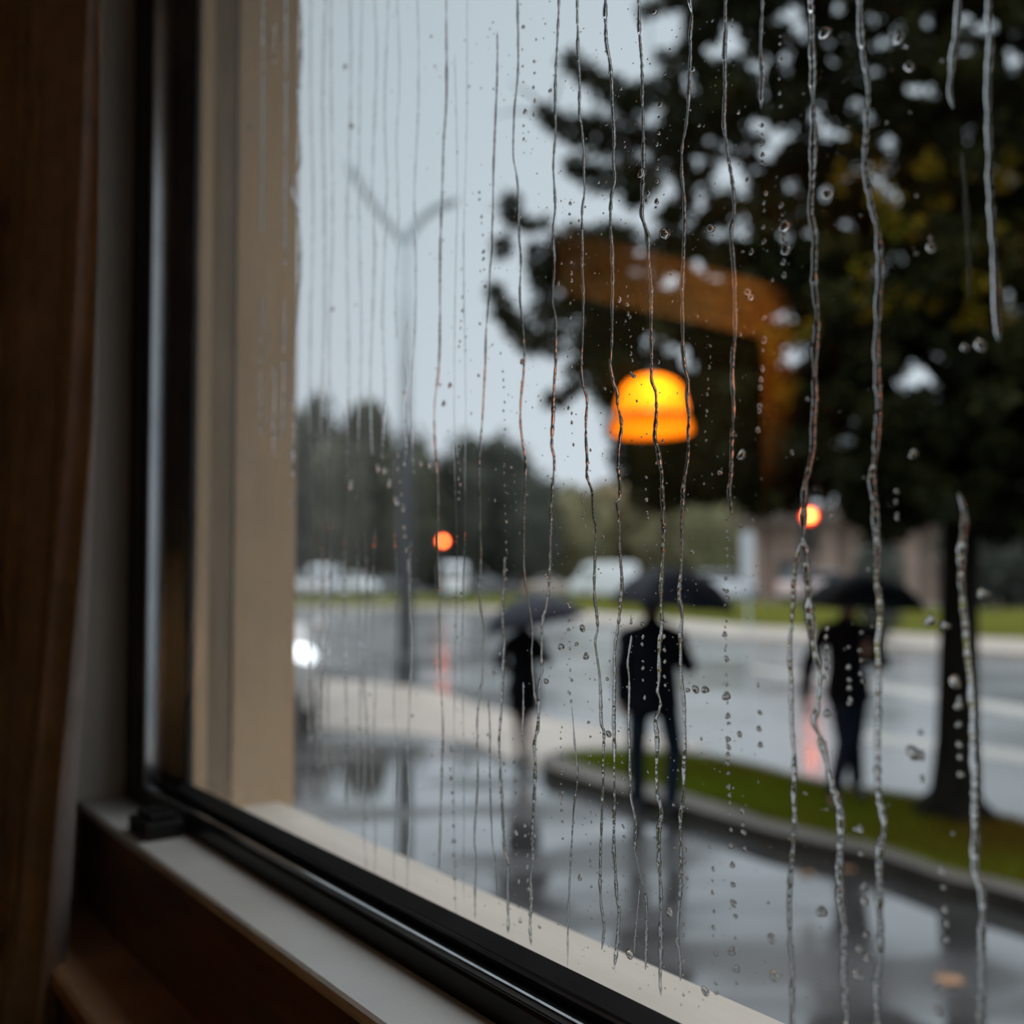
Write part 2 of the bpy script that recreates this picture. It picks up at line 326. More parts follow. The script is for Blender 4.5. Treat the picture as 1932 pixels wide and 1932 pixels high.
# outside skin of the wall with the tan reveal, groove and pilaster
bm = bmesh.new()
wprism(bm, [(UL, 0.006), (3.2, 0.006), (3.2, 0.165), (UL, 0.165), (UL, 0.065), (UL + 0.014, 0.062), (UL + 0.014, 0.030), (UL, 0.026)], -0.355, ZT + 0.5, 'z')
struct('wall_outside', bm, M['stucco'])
bm = bmesh.new(); wbox(bm, UL + 0.002, UL + 0.016, 0.028, 0.060, -0.355, ZT + 0.3); struct('trim_3', bm, M['groove'])
bm = bmesh.new(); wbox(bm, -2.2, 3.2, 0.145, 0.165, -EYE, -0.40); struct('wall_outside_lower', bm, M['stucco'])
bm = bmesh.new(); wbox(bm, -2.2, UL, 0.006, 0.165, ZT + 0.02, ZT + 1.2); struct('wall_outside_upper', bm, M['stucco'])
bm = bmesh.new(); wbox(bm, -2.2, 1.9, 0.165, 0.50, ZT + 0.36, ZT + 0.46); struct('added_shade_eave', bm, M['stucco'])  # unseen overhang added to shade the top of the tan reveal
# exterior limestone ledge
bm = bmesh.new()
prof = [(0.0, -0.335), (0.0, -0.40), (0.150, -0.42), (0.154, -0.41), (0.154, -0.362), (0.150, -0.356)]
wprism(bm, prof, -2.2, 3.0, 'u'); struct('trim_4', bm, M['stone'])

# window frame: stepped black aluminium with a satin bead
win = thing('window_1', W(0.4, 0, -0.345)); win['kind'] = 'structure'
win.rotation_euler = (0, 0, 0)
def wpart(name, bm, m, parent=win, **k):
    o = fin(name, bm, m, None, **k); o.parent = parent; o.matrix_parent_inverse = Matrix.Translation(-Vector(parent.location)); return o
# bottom rail
bm = bmesh.new()
wprism(bm, [(WIN, -0.345), (WIN, -0.320), (-0.043, -0.317), (-0.036, -0.315), (-0.022, -0.315), (-0.022, -0.308), (-0.004, -0.2985), (-0.004, -0.345)], -0.85, JU, 'u')
wpart('frame', bm, M['black_frame'])
bm = bmesh.new()
wprism(bm, [(-0.0410, -0.3165), (-0.0404, -0.3125), (-0.0392, -0.3114), (-0.0365, -0.3112), (-0.0350, -0.3152)], -0.80, 1.55, 'u')
wpart('frame_bead', bm, M['satin_frame'])
bm = bmesh.new()
wprism(bm, [(-0.0195, -0.3070), (-0.0190, -0.3045), (-0.0060, -0.2962), (-0.0035, -0.2985)], -0.80, UL, 'u')
wpart('glazing_gasket', bm, M['dark_frame'])
bm = bmesh.new()
wprism(bm, [(-0.0224, -0.3085), (-0.0222, -0.3055), (-0.0214, -0.3048), (-0.0200, -0.3080)], -0.80, 1.50, 'u')
wpart('frame_bead', bm, M['satin_frame'])
# far stile
bm = bmesh.new()
wprism(bm, [(JU, WIN), (1.580, WIN), (1.576, WIN + 0.003), (1.576, -0.034), (JU, -0.004)], -0.345, ZT + 0.06, 'z')
wpart('frame', bm, M['black_frame'])
bm = bmesh.new()
wprism(bm, [(1.576, -0.041), (1.5575, -0.040), (1.5575, -0.018), (1.576, -0.016)], -0.318, ZT + 0.03, 'z')
wpart('frame_bead', bm, M['satin_frame'])
bm = bmesh.new()
wprism(bm, [(1.556, -0.018), (1.534, -0.015), (1.531, -0.012), (1.512, -0.010), (1.510, -0.008), (UL + 0.006, -0.005), (UL, -0.003), (UL + 0.01, -0.001), (1.58, -0.001)], -0.300, ZT + 0.03, 'z')
wpart('sash_stile', bm, M['dark_frame'])
# near stile and head
bm = bmesh.new(); wbox(bm, -0.85, UR, WIN, -0.001, -0.345, ZT + 0.06); wpart('frame', bm, M['black_frame'])
bm = bmesh.new(); wbox(bm, UR, UL + 0.12, WIN, -0.001, ZT, ZT + 0.06); wpart('frame', bm, M['black_frame'])
# pane
bm = bmesh.new(); wbox(bm, UR - 0.01, UL + 0.012, -0.0008, 0.0040, ZB - 0.01, ZT + 0.01)
bmesh.ops.recalc_face_normals(bm, faces=bm.faces)
uvl = bm.loops.layers.uv.new('UVMap')
for f in bm.faces:
    for l in f.loops:
        p = l.vert.co - CAM; l[uvl].uv = (p.dot(U), p.z)
me = bpy.data.meshes.new('glass_pane'); bm.to_mesh(me); bm.free()
o = link('glass_pane', me, M['pane']); o.parent = win; o.matrix_parent_inverse = Matrix.Translation(-Vector(win.location))
PANE_OUT = 0.0041

# interior sill board (pale painted) above the brown wood apron; lower wooden ledge
bm = bmesh.new()
wprism(bm, [(-0.046, -0.345), (-0.046, -0.341), (-0.1135, -0.341), (-0.1165, -0.3435), (-0.1175, -0.349), (-0.1165, -0.3535), (-0.046, -0.3535)], -0.9, JU + 0.03, 'u')
struct('trim_1', bm, M['white_paint'])
bm = bmesh.new(); wbox(bm, -0.95, JU + 0.03, -0.112, -0.05, -0.52, -0.3535); struct('trim_5', bm, M['brown_wood'])
bm = bmesh.new()
wprism(bm, [(-0.112, -0.490), (-0.203, -0.490), (-0.208, -0.494), (-0.208, -0.512), (-0.203, -0.517), (-0.112, -0.517)], -1.2, JU + 0.03, 'u')
struct('trim_2', bm, M['ledge_wood'])
bm = bmesh.new(); wbox(bm, -1.2, JU + 0.0, -0.185, -0.112, FLOOR, -0.517); struct('wall_below_ledge', bm, M['brown_wood'])

# window catch: black plastic block with a ribbed thumb plate
o_ = W(1.375, -0.080, -0.341)
tl = thing('window_latch', o_, 'small black plastic window catch resting on the pale sill near the far corner', 'window latch')
bm = bmesh.new(); R3 = Matrix((U, N, Vector((0, 0, 1)))).transposed()
box(bm, (0, 0, 0.011), (0.080, 0.050, 0.022), R3); bev(bm, 0.003)
fin('base', bm, M['black_plastic'], tl)
bm = bmesh.new(); box(bm, U * 0.008 + N * 0.004 + Vector((0, 0, 0.0255)), (0.058, 0.036, 0.007), R3); bev(bm, 0.002)
for k in range(5): box(bm, U * (-0.006 + 0.006 * k) + N * 0.004 + Vector((0, 0, 0.0295)), (0.0018, 0.026, 0.0015), R3)
fin('thumb_plate', bm, M['black_plastic'], tl)

# curtain gathered beside the window, swept back at its foot
def curtain():
    bm = bmesh.new()
    W0 = -0.215
    zs = [0.95 - i * 0.035 for i in range(58)]
    def edge(z):
        s = max(0.0, 0.20 - z)
        return 1.185 + 0.10 * max(0, 0.9 - z) * 0.3 + 0.225 * s ** 1.3
    nu = 150; grid = []
    for z in zs:
        if z < FLOOR + 0.01: z = FLOOR + 0.01
        row = []
        e = edge(z); end = 2.30
        for i in range(nu + 1):
            t = i / nu; u = e + (end - e) * t
            ph = t * 2 * PI * 9 + 0.5 * math.sin(z * 1.4)
            w_ = W0 + 0.022 * (0.55 + 0.9 * max(0, 0.5 - z)) * math.cos(ph) * (1 if t > 0.02 else t / 0.02) + 0.008 * math.sin(2.3 * ph + z * 2)
            du = 0.012 * math.sin(ph * 2 + z)
            row.append(bm.verts.new(W(u + du, w_ - 0.02 * max(0, -0.45 - z), z)))
        grid.append(row)
    for a, b in zip(grid, grid[1:]):
        for i in range(nu): bm.faces.new((a[i], a[i + 1], b[i + 1], b[i]))
    o = fin('window_curtain', bm, M['curtain'], smooth=True)
    sm = o.modifiers.new('t', 'SOLIDIFY'); sm.thickness = 0.0015
    bm = bmesh.new(); tube(bm, [W(1.0, W0, 1.0), W(2.58, W0, 1.0)], 0.011, 12)
    for u in (1.0,): ell(bm, W(u, W0, 1.0), (0.02, 0.02, 0.02), 2)
    r = fin('curtain_rod', bm, M['black_plastic']); setp(r, 'thin black rod above the window carrying the brown curtain', 'curtain rod')
    setp(o, 'brown fabric curtain drawn to the side of the window in soft vertical folds', 'curtain')
curtain()

# warm wooden door surround on the side wall of the room, seen mirrored in the glass
bm = bmesh.new(); wbox(bm, 2.585, 2.62, -3.60, -1.60, 0.97, 1.20); struct('trim_6', bm, M['oak'])
bm = bmesh.new(); wbox(bm, 2.590, 2.62, -3.20, -2.66, FLOOR, 0.97); struct('door_1', bm, M['oak'])
sl = bpy.data.lights.new('added_door_spot', 'SPOT'); sl.energy = 95; sl.color = (1.0, 0.66, 0.22); sl.spot_size = math.radians(62); sl.spot_blend = 0.7  # added unseen spotlight, brightens the surround so its mirror image shows
sl.shadow_soft_size = 0.03
so = bpy.data.objects.new('added_door_spot', sl); C.objects.link(so)
sp0, sp1 = W(1.75, -3.0, 1.28), W(2.6, -2.3, 0.85)
so.location = sp0; so.rotation_euler = (sp1 - sp0).to_track_quat('-Z', 'Y').to_euler()
bm = bmesh.new(); tube(bm, [Vector((0, 0, 0.02)), Vector((0, 0, 0.10))], 0.035, 16)
fin('added_spot_fixture', bm, M['black_plastic']).location = sp0
setp(bpy.data.objects['added_spot_fixture'], 'added black spotlight, out of view, brightening the wooden door surround', 'added light')

# added warm fill lamp, unseen behind the camera, brightening apron, jamb and curtain
tp = W(-0.7, -1.15, -0.62)
bm = bmesh.new(); lathe(bm, [(0, 0), (.28, 0), (.28, .03), (.03, .05), (.03, .75), (.30, .77), (.30, .81), (0, .81)], 28)
side = fin('side_table', bm, M['ledge_wood']); side.location = tp - Vector((0, 0, .81)); setp(side, 'round wooden side table in the dark room carrying the added fill lamp', 'table')
tlm = thing('added_fill_lamp', tp, 'added fill lamp with a cream shade, out of view on a side table', 'lamp')
bm = bmesh.new(); lathe(bm, [(0, 0), (.07, 0), (.07, .02), (.02, .04), (.035, .12), (.015, .22), (.01, .26), (0, .26)], 20); fin('base', bm, M['black_plastic'], tlm, smooth=True)
bm = bmesh.new(); lathe(bm, [(.13, .22), (.10, .42)], 28); shd = fin('lamp_shade', bm, mat('cream_shade', (.7, .5, .3), .8, trans=.6), tlm)
rl = bpy.data.lights.new('added_fill_light', 'POINT'); rl.energy = 38; rl.color = (1.0, .74, .50); rl.shadow_soft_size = .04
ro = bpy.data.objects.new('added_fill_light', rl); C.objects.link(ro); ro.parent = tlm; ro.location = (0, 0, .32)

# ================================================================ outdoors: ground
def poly(name, pts, z0, z1, m, mside=None, top_only=False):
    bm = bmesh.new(); n = len(pts)
    t = [bm.verts.new((p[0], p[1], z1)) for p in pts]
    ft = bm.faces.new(t)
    b = [bm.verts.new((p[0], p[1], z0)) for p in pts]; bm.faces.new(b[::-1])
    for i in range(n):
        f = bm.faces.new((b[i], b[(i + 1) % n], t[(i + 1) % n], t[i])); f.material_index = 1 if mside else 0
    o = fin(name, bm, [m, mside] if mside else m); o['kind'] = 'structure'; return o
def gp(pts, z=0.0): return [tuple(on_ground(x, y, z)[:2]) for x, y in pts]
def smooth_pts(P, n=6, closed=False):
    out = []; k = len(P)
    rng = range(k) if closed else range(k - 1)
    for i in rng:
        p0 = P[(i - 1) % k] if closed or i > 0 else P[i]; p1 = P[i]; p2 = P[(i + 1) % k]; p3 = P[(i + 2) % k] if closed or i + 2 < k else P[(i + 1) % k]
        for j in range(n):
            t = j / n
            out.append(tuple(0.5 * ((2 * p1[d]) + (-p0[d] + p2[d]) * t + (2 * p0[d] - 5 * p1[d] + 4 * p2[d] - p3[d]) * t * t + (-p0[d] + 3 * p1[d] - 3 * p2[d] + p3[d]) * t ** 3) for d in range(len(p1))))
    if not closed: out.append(tuple(P[-1]))
    return out
poly('ground', [(-400, -60), (400, -60), (400, 600), (-400, 600)], -0.3, 0.0, M['asphalt'])
# near paving (wet, slightly raised film) up to the island and the concrete walk
near = [(-12, -3), (12, -3), (12, 5.0)] + gp([(1932, 1700), (1400, 1580), (1190, 1500), (1010, 1452), (900, 1405), (700, 1400), (500, 1390)]) + [(-12, 12.5)]
poly('pavement', near, -0.02, 0.004, M['pavement'])
# concrete walk crossing from the left into the tip of the island
walk = smooth_pts(gp([(-400, 1262), (300, 1268), (560, 1280), (780, 1296), (920, 1335), (1060, 1362), (1200, 1384), (1340, 1410)]), 5) + smooth_pts(gp([(1100, 1440), (1010, 1455), (900, 1405), (760, 1384), (550, 1376), (200, 1370), (-400, 1370)]), 5)
poly('sidewalk', walk, -0.02, 0.012, M['concrete'])
# grass island with its kerb
top = [(1058, 1424), (1120, 1419), (1200, 1418), (1330, 1428), (1420, 1445), (1520, 1472), (1640, 1492), (1760, 1510), (1932, 1552), (2300, 1640)]
bot = [(2300, 1800), (1932, 1666), (1796, 1636), (1673, 1594), (1550, 1566), (1447, 1542), (1400, 1526), (1290, 1492), (1195, 1468), (1100, 1440)]
ISL = 0.13
lawn = smooth_pts(gp(top, ISL), 3) + smooth_pts(gp(bot, ISL), 3)
kt = [(1022, 1428), (1060, 1415), (1120, 1411), (1200, 1410), (1330, 1420), (1420, 1437), (1520, 1463), (1640, 1484), (1760, 1502), (1932, 1543), (2300, 1630)]
kb = [(2300, 1835), (1932, 1692), (1796, 1660), (1673, 1618), (1550, 1590), (1447, 1566), (1400, 1552), (1290, 1520), (1190, 1496), (1100, 1468), (1030, 1447)]
kerbp = smooth_pts(gp(kt, ISL - 0.01), 3) + smooth_pts(gp(kb, ISL - 0.01), 3)
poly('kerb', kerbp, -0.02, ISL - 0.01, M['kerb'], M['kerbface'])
poly('lawn', lawn, 0.05, ISL, M['soil'])
def inside(p, P):
    c = False; j = len(P) - 1
    for i in range(len(P)):
        if (P[i][1] > p[1]) != (P[j][1] > p[1]) and p[0] < (P[j][0] - P[i][0]) * (p[1] - P[i][1]) / (P[j][1] - P[i][1]) + P[i][0]: c = not c
        j = i
    return c
def set_tone(me, vals):
    a = me.attributes.new('tone', 'FLOAT', 'POINT'); a.data.foreach_set('value', vals)
def cards(name, items, m, parent=None, origin=None):   # items: list of (verts4, tone)
    vs, fs, tn = [], [], []
    for q, t in items:
        i = len(vs); vs += q; fs.append(tuple(range(i, i + len(q)))); tn += [t] * len(q)
    me = bpy.data.meshes.new(name); me.from_pydata([tuple(v) for v in vs], [], fs); set_tone(me, tn); me.update()
    return link(name, me, m, parent, origin)
xs = [p[0] for p in lawn]; ys = [p[1] for p in lawn]; items = []
while len(items) < 26000:
    x = rnd.uniform(min(xs), min(max(xs), 6.0)); y = rnd.uniform(min(ys), max(ys))
    if not inside((x, y), lawn): continue
    h = rnd.uniform(0.02, 0.05); a = rnd.uniform(0, PI); c, s = math.cos(a) * 0.006, math.sin(a) * 0.006
    lx, ly = rnd.uniform(-.02, .02), rnd.uniform(-.02, .02)
    n_ = noise.noise(Vector((x * 0.7, y * 0.7, 0)))
    tone = 0.95 - 0.32 * max(0, x - 0.9) + n_ * 0.5 + rnd.uniform(-.15, .15)
    items.append(([Vector((x - c, y - s, ISL - 0.003)), Vector((x + c, y + s, ISL - 0.003)), Vector((x + lx, y + ly, ISL + h))], min(1, max(0, tone))))
g = cards('grass', items, M['grassm']); setp(g, 'short wet grass growing on the kerbed island, green turning brown under the tree', 'grass', kind='stuff')

# far side of the street: concrete strip, grass verge, car park
FE = [(-60, 66), (-8, 65), (-2.3, 60), (2.5, 46), (6.4, 33), (12.4, 24.3), (30, 12)]
def offs(P, dx, dy): return [(p[0] + dx, p[1] + dy) for p in P]
poly('far_sidewalk', FE + offs(FE, 3.2, 5.2)[::-1], -0.02, 0.12, M['concrete'])
v0, v1 = offs(FE, 3.3, 5.3), offs(FE, 9.0, 16)
bm = bmesh.new(); rows = []
for k, (t, z) in enumerate([(0, 0.02), (0.02, 0.14), (0.3, 0.40), (0.6, 0.62), (1.0, 0.70), (1.01, 0.0)]):
    rows.append([bm.verts.new((a[0] + (b[0] - a[0]) * t, a[1] + (b[1] - a[1]) * t, z)) for a, b in zip(v0, v1)])
for a, b in zip(rows, rows[1:]):
    for i in range(len(a) - 1): bm.faces.new((a[i], a[i + 1], b[i + 1], b[i]))
struct('far_verge', bm, M['verge'])
LOT = 0.69
poly('car_park', v1[:6] + [(p[0], p[1] + 10.5) for p in v1[:6]][::-1], 0.0, LOT, M['asphalt'])
# lane lines on the right
poly('lane_marking', gp([(1420, 1258), (1670, 1291), (1932, 1334), (2300, 1395), (2300, 1420), (1932, 1352), (1670, 1305), (1420, 1266)]), 0.001, 0.006, M['paint'])
poly('lane_marking.001', gp([(1600, 1380), (1760, 1398), (1932, 1420), (2200, 1455), (2200, 1480), (1932, 1440), (1760, 1416), (1600, 1394)]), 0.001, 0.006, M['paint'])

# ================================================================ trees
def leaf_quad(p, s, up=None):
    d = Vector((rnd.gauss(0, 1), rnd.gauss(0, 1), rnd.gauss(0, 1) - 0.4)).normalized()
    e = d.cross(Vector((rnd.gauss(0, 1), rnd.gauss(0, 1), rnd.gauss(0, 1)))).normalized()
    return [p, p + d * s * .5 + e * s * .38, p + d * s, p + d * s * .5 - e * s * .38]
tb = on_ground(1800, 1536, ISL); TX, TY = tb.x, tb.y
tree = thing('street_tree', (TX, TY, ISL - 0.01), 'tall dark-trunked street tree on the grass island, green and orange leaves hiding the sky', 'tree')
def T(px, py, Y=None):
    p = at_depth(px, py, TY if Y is None else Y); return p - Vector(tree.location)
bm = bmesh.new()
tr_pts = [T(1798, 1560), T(1800, 1528), T(1803, 1490), T(1806, 1400), T(1808, 1250), T(1811, 1100), T(1813, 960), T(1816, 820), T(1822, 650), T(1815, 420), T(1790, 180), T(1770, -60), T(1740, -400)]
tube(bm, tr_pts, [0.30, 0.235, 0.175, 0.150, 0.138, 0.130, 0.125, 0.12, 0.11, 0.10, 0.09, 0.075, 0.04], 16)
for k in range(6):
    a = k * 1.05 + .2; tube(bm, [tr_pts[2], tr_pts[1] + Vector((math.cos(a) * .2, math.sin(a) * .2, 0.02)), tr_pts[1] + Vector((math.cos(a) * .36, math.sin(a) * .36, -0.07))], [0.10, 0.07, 0.02], 8)
fin('trunk', bm, M['bark'], tree, smooth=True)
limbs = [
 [(1813, 900), (1720, 800), (1600, 740), (1450, 700), (1300, 640), (1150, 600), (1030, 590)],
 [(1818, 760), (1700, 620), (1560, 540), (1400, 500), (1250, 470), (1100, 450), (980, 420)],
 [(1820, 620), (1700, 440), (1560, 340), (1400, 300), (1250, 280), (1120, 240), (1040, 215)],
 [(1815, 500), (1720, 280), (1600, 150), (1450, 60), (1300, -40), (1180, -100)],
 [(1800, 400), (1860, 200), (1900, 0), (1960, -200)],
 [(1815, 800), (1900, 700), (2050, 600), (2200, 520)],
 [(1812, 960), (1740, 900), (1620, 880), (1480, 860), (1340, 850), (1220, 850)],
 [(1813, 940), (1880, 880), (2000, 840), (2150, 820)],
 [(1790, 180), (1700, 20), (1560, -120)]]
for i, L_ in enumerate(limbs):
    bm = bmesh.new(); dy = [-.6, .5, -.4, .7, -.8, .3, -.9, .4, .6][i]; n_ = len(L_)
    tube(bm, [T(x, y, TY + dy * (k / (n_ - 1))) for k, (x, y) in enumerate(L_)], [0.065 - 0.055 * k / (n_ - 1) for k in range(n_)], 8)
    # twigs
    for k in range(1, n_):
        for _ in range(3):
            a = T(*L_[k], TY + dy * (k / (n_ - 1))); d = Vector((rnd.uniform(-1, .6), rnd.uniform(-1, 1), rnd.uniform(-.5, .9))).normalized()
            tube(bm, [a, a + d * .22, a + d * .42 + Vector((0, 0, -.05))], [0.012, 0.008, 0.003], 5)
    fin('limb', bm, M['bark'], tree, smooth=True)
# crown: lobes given as (px, py, radius px) at the tree's depth
PXM = TY / FPX
tufts = [(1075,112,20),(1095,130,22),(1125,150,27),(1155,172,32),(1195,190,38),(1028,212,20),(1048,232,26),(1085,245,34),(1125,252,42),(1175,262,50),
 (1080,312,20),(1105,325,26),(1140,335,32),(1190,335,40),(962,385,22),(970,410,24),(1000,424,15),(1025,418,12),(948,465,24),(1005,470,12),(1050,468,32),(1085,450,30),(1010,500,26),(1035,520,40),(1080,500,50),(1130,470,50),
 (935,550,22),(948,585,26),(972,615,28),(1000,645,30),(1020,590,28),(1060,575,40),(1045,640,36),(1040,752,18),(1062,752,14),(1080,738,16),(1100,700,36),(1120,660,45),(1150,620,55),(1145,740,40),
 (1215,20,14),(1235,12,16),(1265,0,22),(1250,110,16),(1290,105,22),(1215,180,30),(1265,175,32),(1340,150,36),(1310,20,14),(1340,-10,22),(1400,-20,28),(1345,60,18),(1420,30,18),(1170,860,26),(1190,890,34),(1220,930,38),(1165,805,28)]
gaps = [(1225,70,42),(1262,60,34),(1345,100,28),(1375,62,34),(1390,95,24),(1500,28,26),(1510,55,20),(1250,165,18),(1225,215,34),(1305,160,26),(1435,122,24),(1195,300,40),(1165,400,36),(1215,415,44),(1245,375,22),(1265,342,18),(1380,310,36),(1395,350,26),(1365,345,22),
 (1430,238,22),(1468,258,26),(1440,300,18),(1588,16,20),(1645,36,16),(1480,112,14),(1573,122,15),(1655,132,15),(1720,165,22),(1752,168,20),(1755,170,22),(1810,95,24),(1825,40,22),(1910,110,28),(1870,50,16),(1315,300,16),(1318,370,16),(1490,350,18),(1585,250,18),(1552,250,16),(1605,325,15),(1640,320,18),(1676,270,15),(1655,352,14),(1687,370,15),(1830,262,15),(1905,330,16),(1402,438,18),(1560,360,18),(1620,190,18),(1640,215,20),
 (1265,532,26),(1318,498,16),(1355,522,15),(1300,688,18),(1465,600,14),(1485,590,14),(1695,487,16),(1655,510,18),(1825,555,16),(1905,555,14),(1905,590,14),(1490,680,14),(1515,668,14),(1705,722,18),(1740,712,22),(1760,712,16),(1210,470,20),(1225,640,16),(1285,770,12),(1270,660,14),(1735,825,16),(1755,665,12),(1605,828,9),(1440,170,12),(1530,440,11),(1480,450,11),(1345,262,13),(1590,420,10),(1540,200,12),(1300,420,10),(1350,440,12),(1475,30,15),(1560,80,14),(1700,60,14),(1760,30,14),(1660,80,12)]
items, aut = [], []
def spray(px, py, rpx, Y, n, size=0.062, tone=None, out=None):
    c_ = at_depth(px, py, Y) - Vector(tree.location); r = rpx * Y / FPX
    for _ in range(n):
        d = Vector((rnd.gauss(0, 1), rnd.gauss(0, 1), rnd.gauss(0, 1))).normalized() * r * rnd.uniform(0.1, 1) ** 0.5
        t = (tone if tone is not None else 0.25) + rnd.uniform(-.22, .22)
        (out if out is not None else items).append((leaf_quad(c_ + d, size * rnd.uniform(.7, 1.2)), min(1, max(0, t))))
for (x, y, r) in tufts:
    spray(x, y, r, TY + rnd.uniform(-.5, .5), int(34 + r * r * 0.20), 0.055)
def in_gap(x, y, extra=0):
    return any((x - a) ** 2 + (y - b) ** 2 < (r * 0.50 + extra) ** 2 for a, b, r in gaps)
N_CL = 0
def lowlim(x): return 968 + 16 * math.sin(x / 37.0) + (40 if x > 1600 else 0) + (50 if 1640 < x < 1720 else 0) + (40 if x > 1850 else 0)
def leftlim(y):
    pts = [(-600, 1330), (0, 1290), (90, 1265), (150, 1225), (250, 1170), (330, 1180), (420, 1130), (480, 1090), (560, 1050), (640, 1060), (700, 1110), (800, 1160), (870, 1180), (980, 1230), (1100, 1230)]
    for (a, b), (c_, d) in zip(pts, pts[1:]):
        if a <= y <= c_: return b + (d - b) * (y - a) / (c_ - a)
    return 1300
tries = 0
while N_CL < 6200:
    tries += 1
    x = rnd.uniform(1050, 2500); y = rnd.uniform(-560, 1010)
    r = rnd.uniform(16, 42)
    if x - r < leftlim(y) or y + r > lowlim(x): continue
    if in_gap(x, y, r): 
        r = 13
        if in_gap(x, y, r): continue
    Y = TY + rnd.gauss(0, 0.75)
    # keep gaps lined along sight only loosely: sprays stay at the depth of the trunk, outer ones spread
    tone = 0.22 + 0.5 * noise.noise(Vector((x / 180, y / 180, Y)))
    if 1500 < x < 1950 and 330 < y < 680: tone += 0.22
    spray(x, y, r, Y, int(18 + r * r * 0.060), 0.064, tone); N_CL += 1
N2 = 0
while N2 < 3600:
    x = rnd.uniform(1130, 1940); y = rnd.uniform(-60, 960); q = rnd.uniform(9, 17)
    if x - q < leftlim(y) - 10 or y + q > lowlim(x) or any((x - a) ** 2 + (y - b) ** 2 < (r_ * .62 + q * .5) ** 2 for a, b, r_ in gaps): continue
    spray(x, y, q, TY + rnd.gauss(0, .25), 13, .055, .2 + .4 * noise.noise(Vector((x / 150, y / 150, 3)))); N2 += 1
f1 = cards('foliage', items, M['leaf'], tree)
f1['kind'] = 'stuff'; f1['label'] = 'dark green leaves'
# autumn sprays hanging on the near side of the crown
for (x0, x1, y0, y1, n) in [(1580, 1760, 230, 400, 5), (1600, 1920, 290, 470, 16), (1580, 1900, 500, 630, 18), (1460, 1560, 620, 760, 6), (1640, 1720, 560, 620, 8)]:
    for _ in range(n):
        spray(rnd.uniform(x0, x1), rnd.uniform(y0, y1), rnd.uniform(14, 30), TY - rnd.uniform(.9, 1.3), 26, 0.06, rnd.uniform(0, .4), aut)
f2 = cards('autumn_foliage', aut, M['leaf_autumn'], tree); f2['kind'] = 'stuff'; f2['label'] = 'orange and yellow-green autumn leaves'

def far_tree(px, top, hw, Y, m, label, tone=0.4, base=None, n=900, dens=1.0, group='far trees'):
    gx = at_depth(px, HORIZ, Y).x; zt = at_depth(px, top, Y).z; r = 1.4 * hw * Y / FPX
    t = thing('distant_tree', (gx, Y, 0.0), label, 'tree', group)
    bm = bmesh.new(); tube(bm, [(0, 0, -0.05), (0.05, 0, zt * .3), (0, 0.05, zt * .75)], [r * .09, r * .07, r * .02], 8); fin('trunk', bm, M['bark'], t)
    its = []; H = zt; zc = H * 0.52
    core = bmesh.new(); ell(core, (0, 0, zc), (r * .80, r * .80, H * .43), 4)
    for v in core.verts:
        q_ = (v.co.z - zc) / (H * .43); v.co.z = zc + H * .43 * (abs(q_) ** .8) * (1 if q_ > 0 else -1)
        n_ = noise.noise(v.co * (1.6 / r) + Vector((px, 0, 0))); v.co.x *= 1 + .45 * n_; v.co.y *= 1 + .45 * n_; v.co.z += .10 * H * n_
    me = bpy.data.meshes.new('crown'); core.to_mesh(me); core.free()
    set_tone(me, [tone] * len(me.vertices)); link('crown', me, m, t, smooth=True)
    for _ in range(n):
        a = rnd.uniform(0, 2 * PI); ph = math.asin(rnd.uniform(-1, 1)); rr = rnd.uniform(.82, 1.08)
        p = Vector((math.cos(a) * math.cos(ph) * r * rr, math.sin(a) * math.cos(ph) * r * rr, zc + math.sin(ph) * H * .48 * rr))
        its.append((leaf_quad(p, r * .16), min(1, max(0, tone + rnd.uniform(-.3, .3)))))
    o = cards('foliage', its, m, t); o['kind'] = 'stuff'; return t
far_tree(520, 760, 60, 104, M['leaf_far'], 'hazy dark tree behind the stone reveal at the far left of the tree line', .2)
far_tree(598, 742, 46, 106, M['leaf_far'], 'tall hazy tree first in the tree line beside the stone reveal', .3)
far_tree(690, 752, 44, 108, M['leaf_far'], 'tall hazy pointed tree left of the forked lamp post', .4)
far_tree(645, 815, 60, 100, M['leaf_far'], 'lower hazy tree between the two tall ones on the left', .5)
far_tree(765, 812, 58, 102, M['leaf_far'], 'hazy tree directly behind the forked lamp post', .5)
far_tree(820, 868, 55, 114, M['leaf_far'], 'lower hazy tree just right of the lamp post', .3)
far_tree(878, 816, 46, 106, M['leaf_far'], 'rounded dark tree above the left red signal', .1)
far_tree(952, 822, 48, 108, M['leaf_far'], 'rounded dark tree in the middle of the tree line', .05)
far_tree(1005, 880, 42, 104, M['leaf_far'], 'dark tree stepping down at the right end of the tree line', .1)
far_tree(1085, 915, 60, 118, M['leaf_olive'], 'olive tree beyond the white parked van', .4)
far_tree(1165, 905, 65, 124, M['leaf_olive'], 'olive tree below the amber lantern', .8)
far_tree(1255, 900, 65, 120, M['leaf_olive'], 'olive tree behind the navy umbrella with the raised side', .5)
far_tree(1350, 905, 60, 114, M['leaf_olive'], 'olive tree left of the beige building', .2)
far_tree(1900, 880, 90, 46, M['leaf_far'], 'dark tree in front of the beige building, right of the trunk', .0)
far_tree(1660, 1000, 34, 30, M['leaf_far'], 'small dark bush tree in front of the beige building', .0)

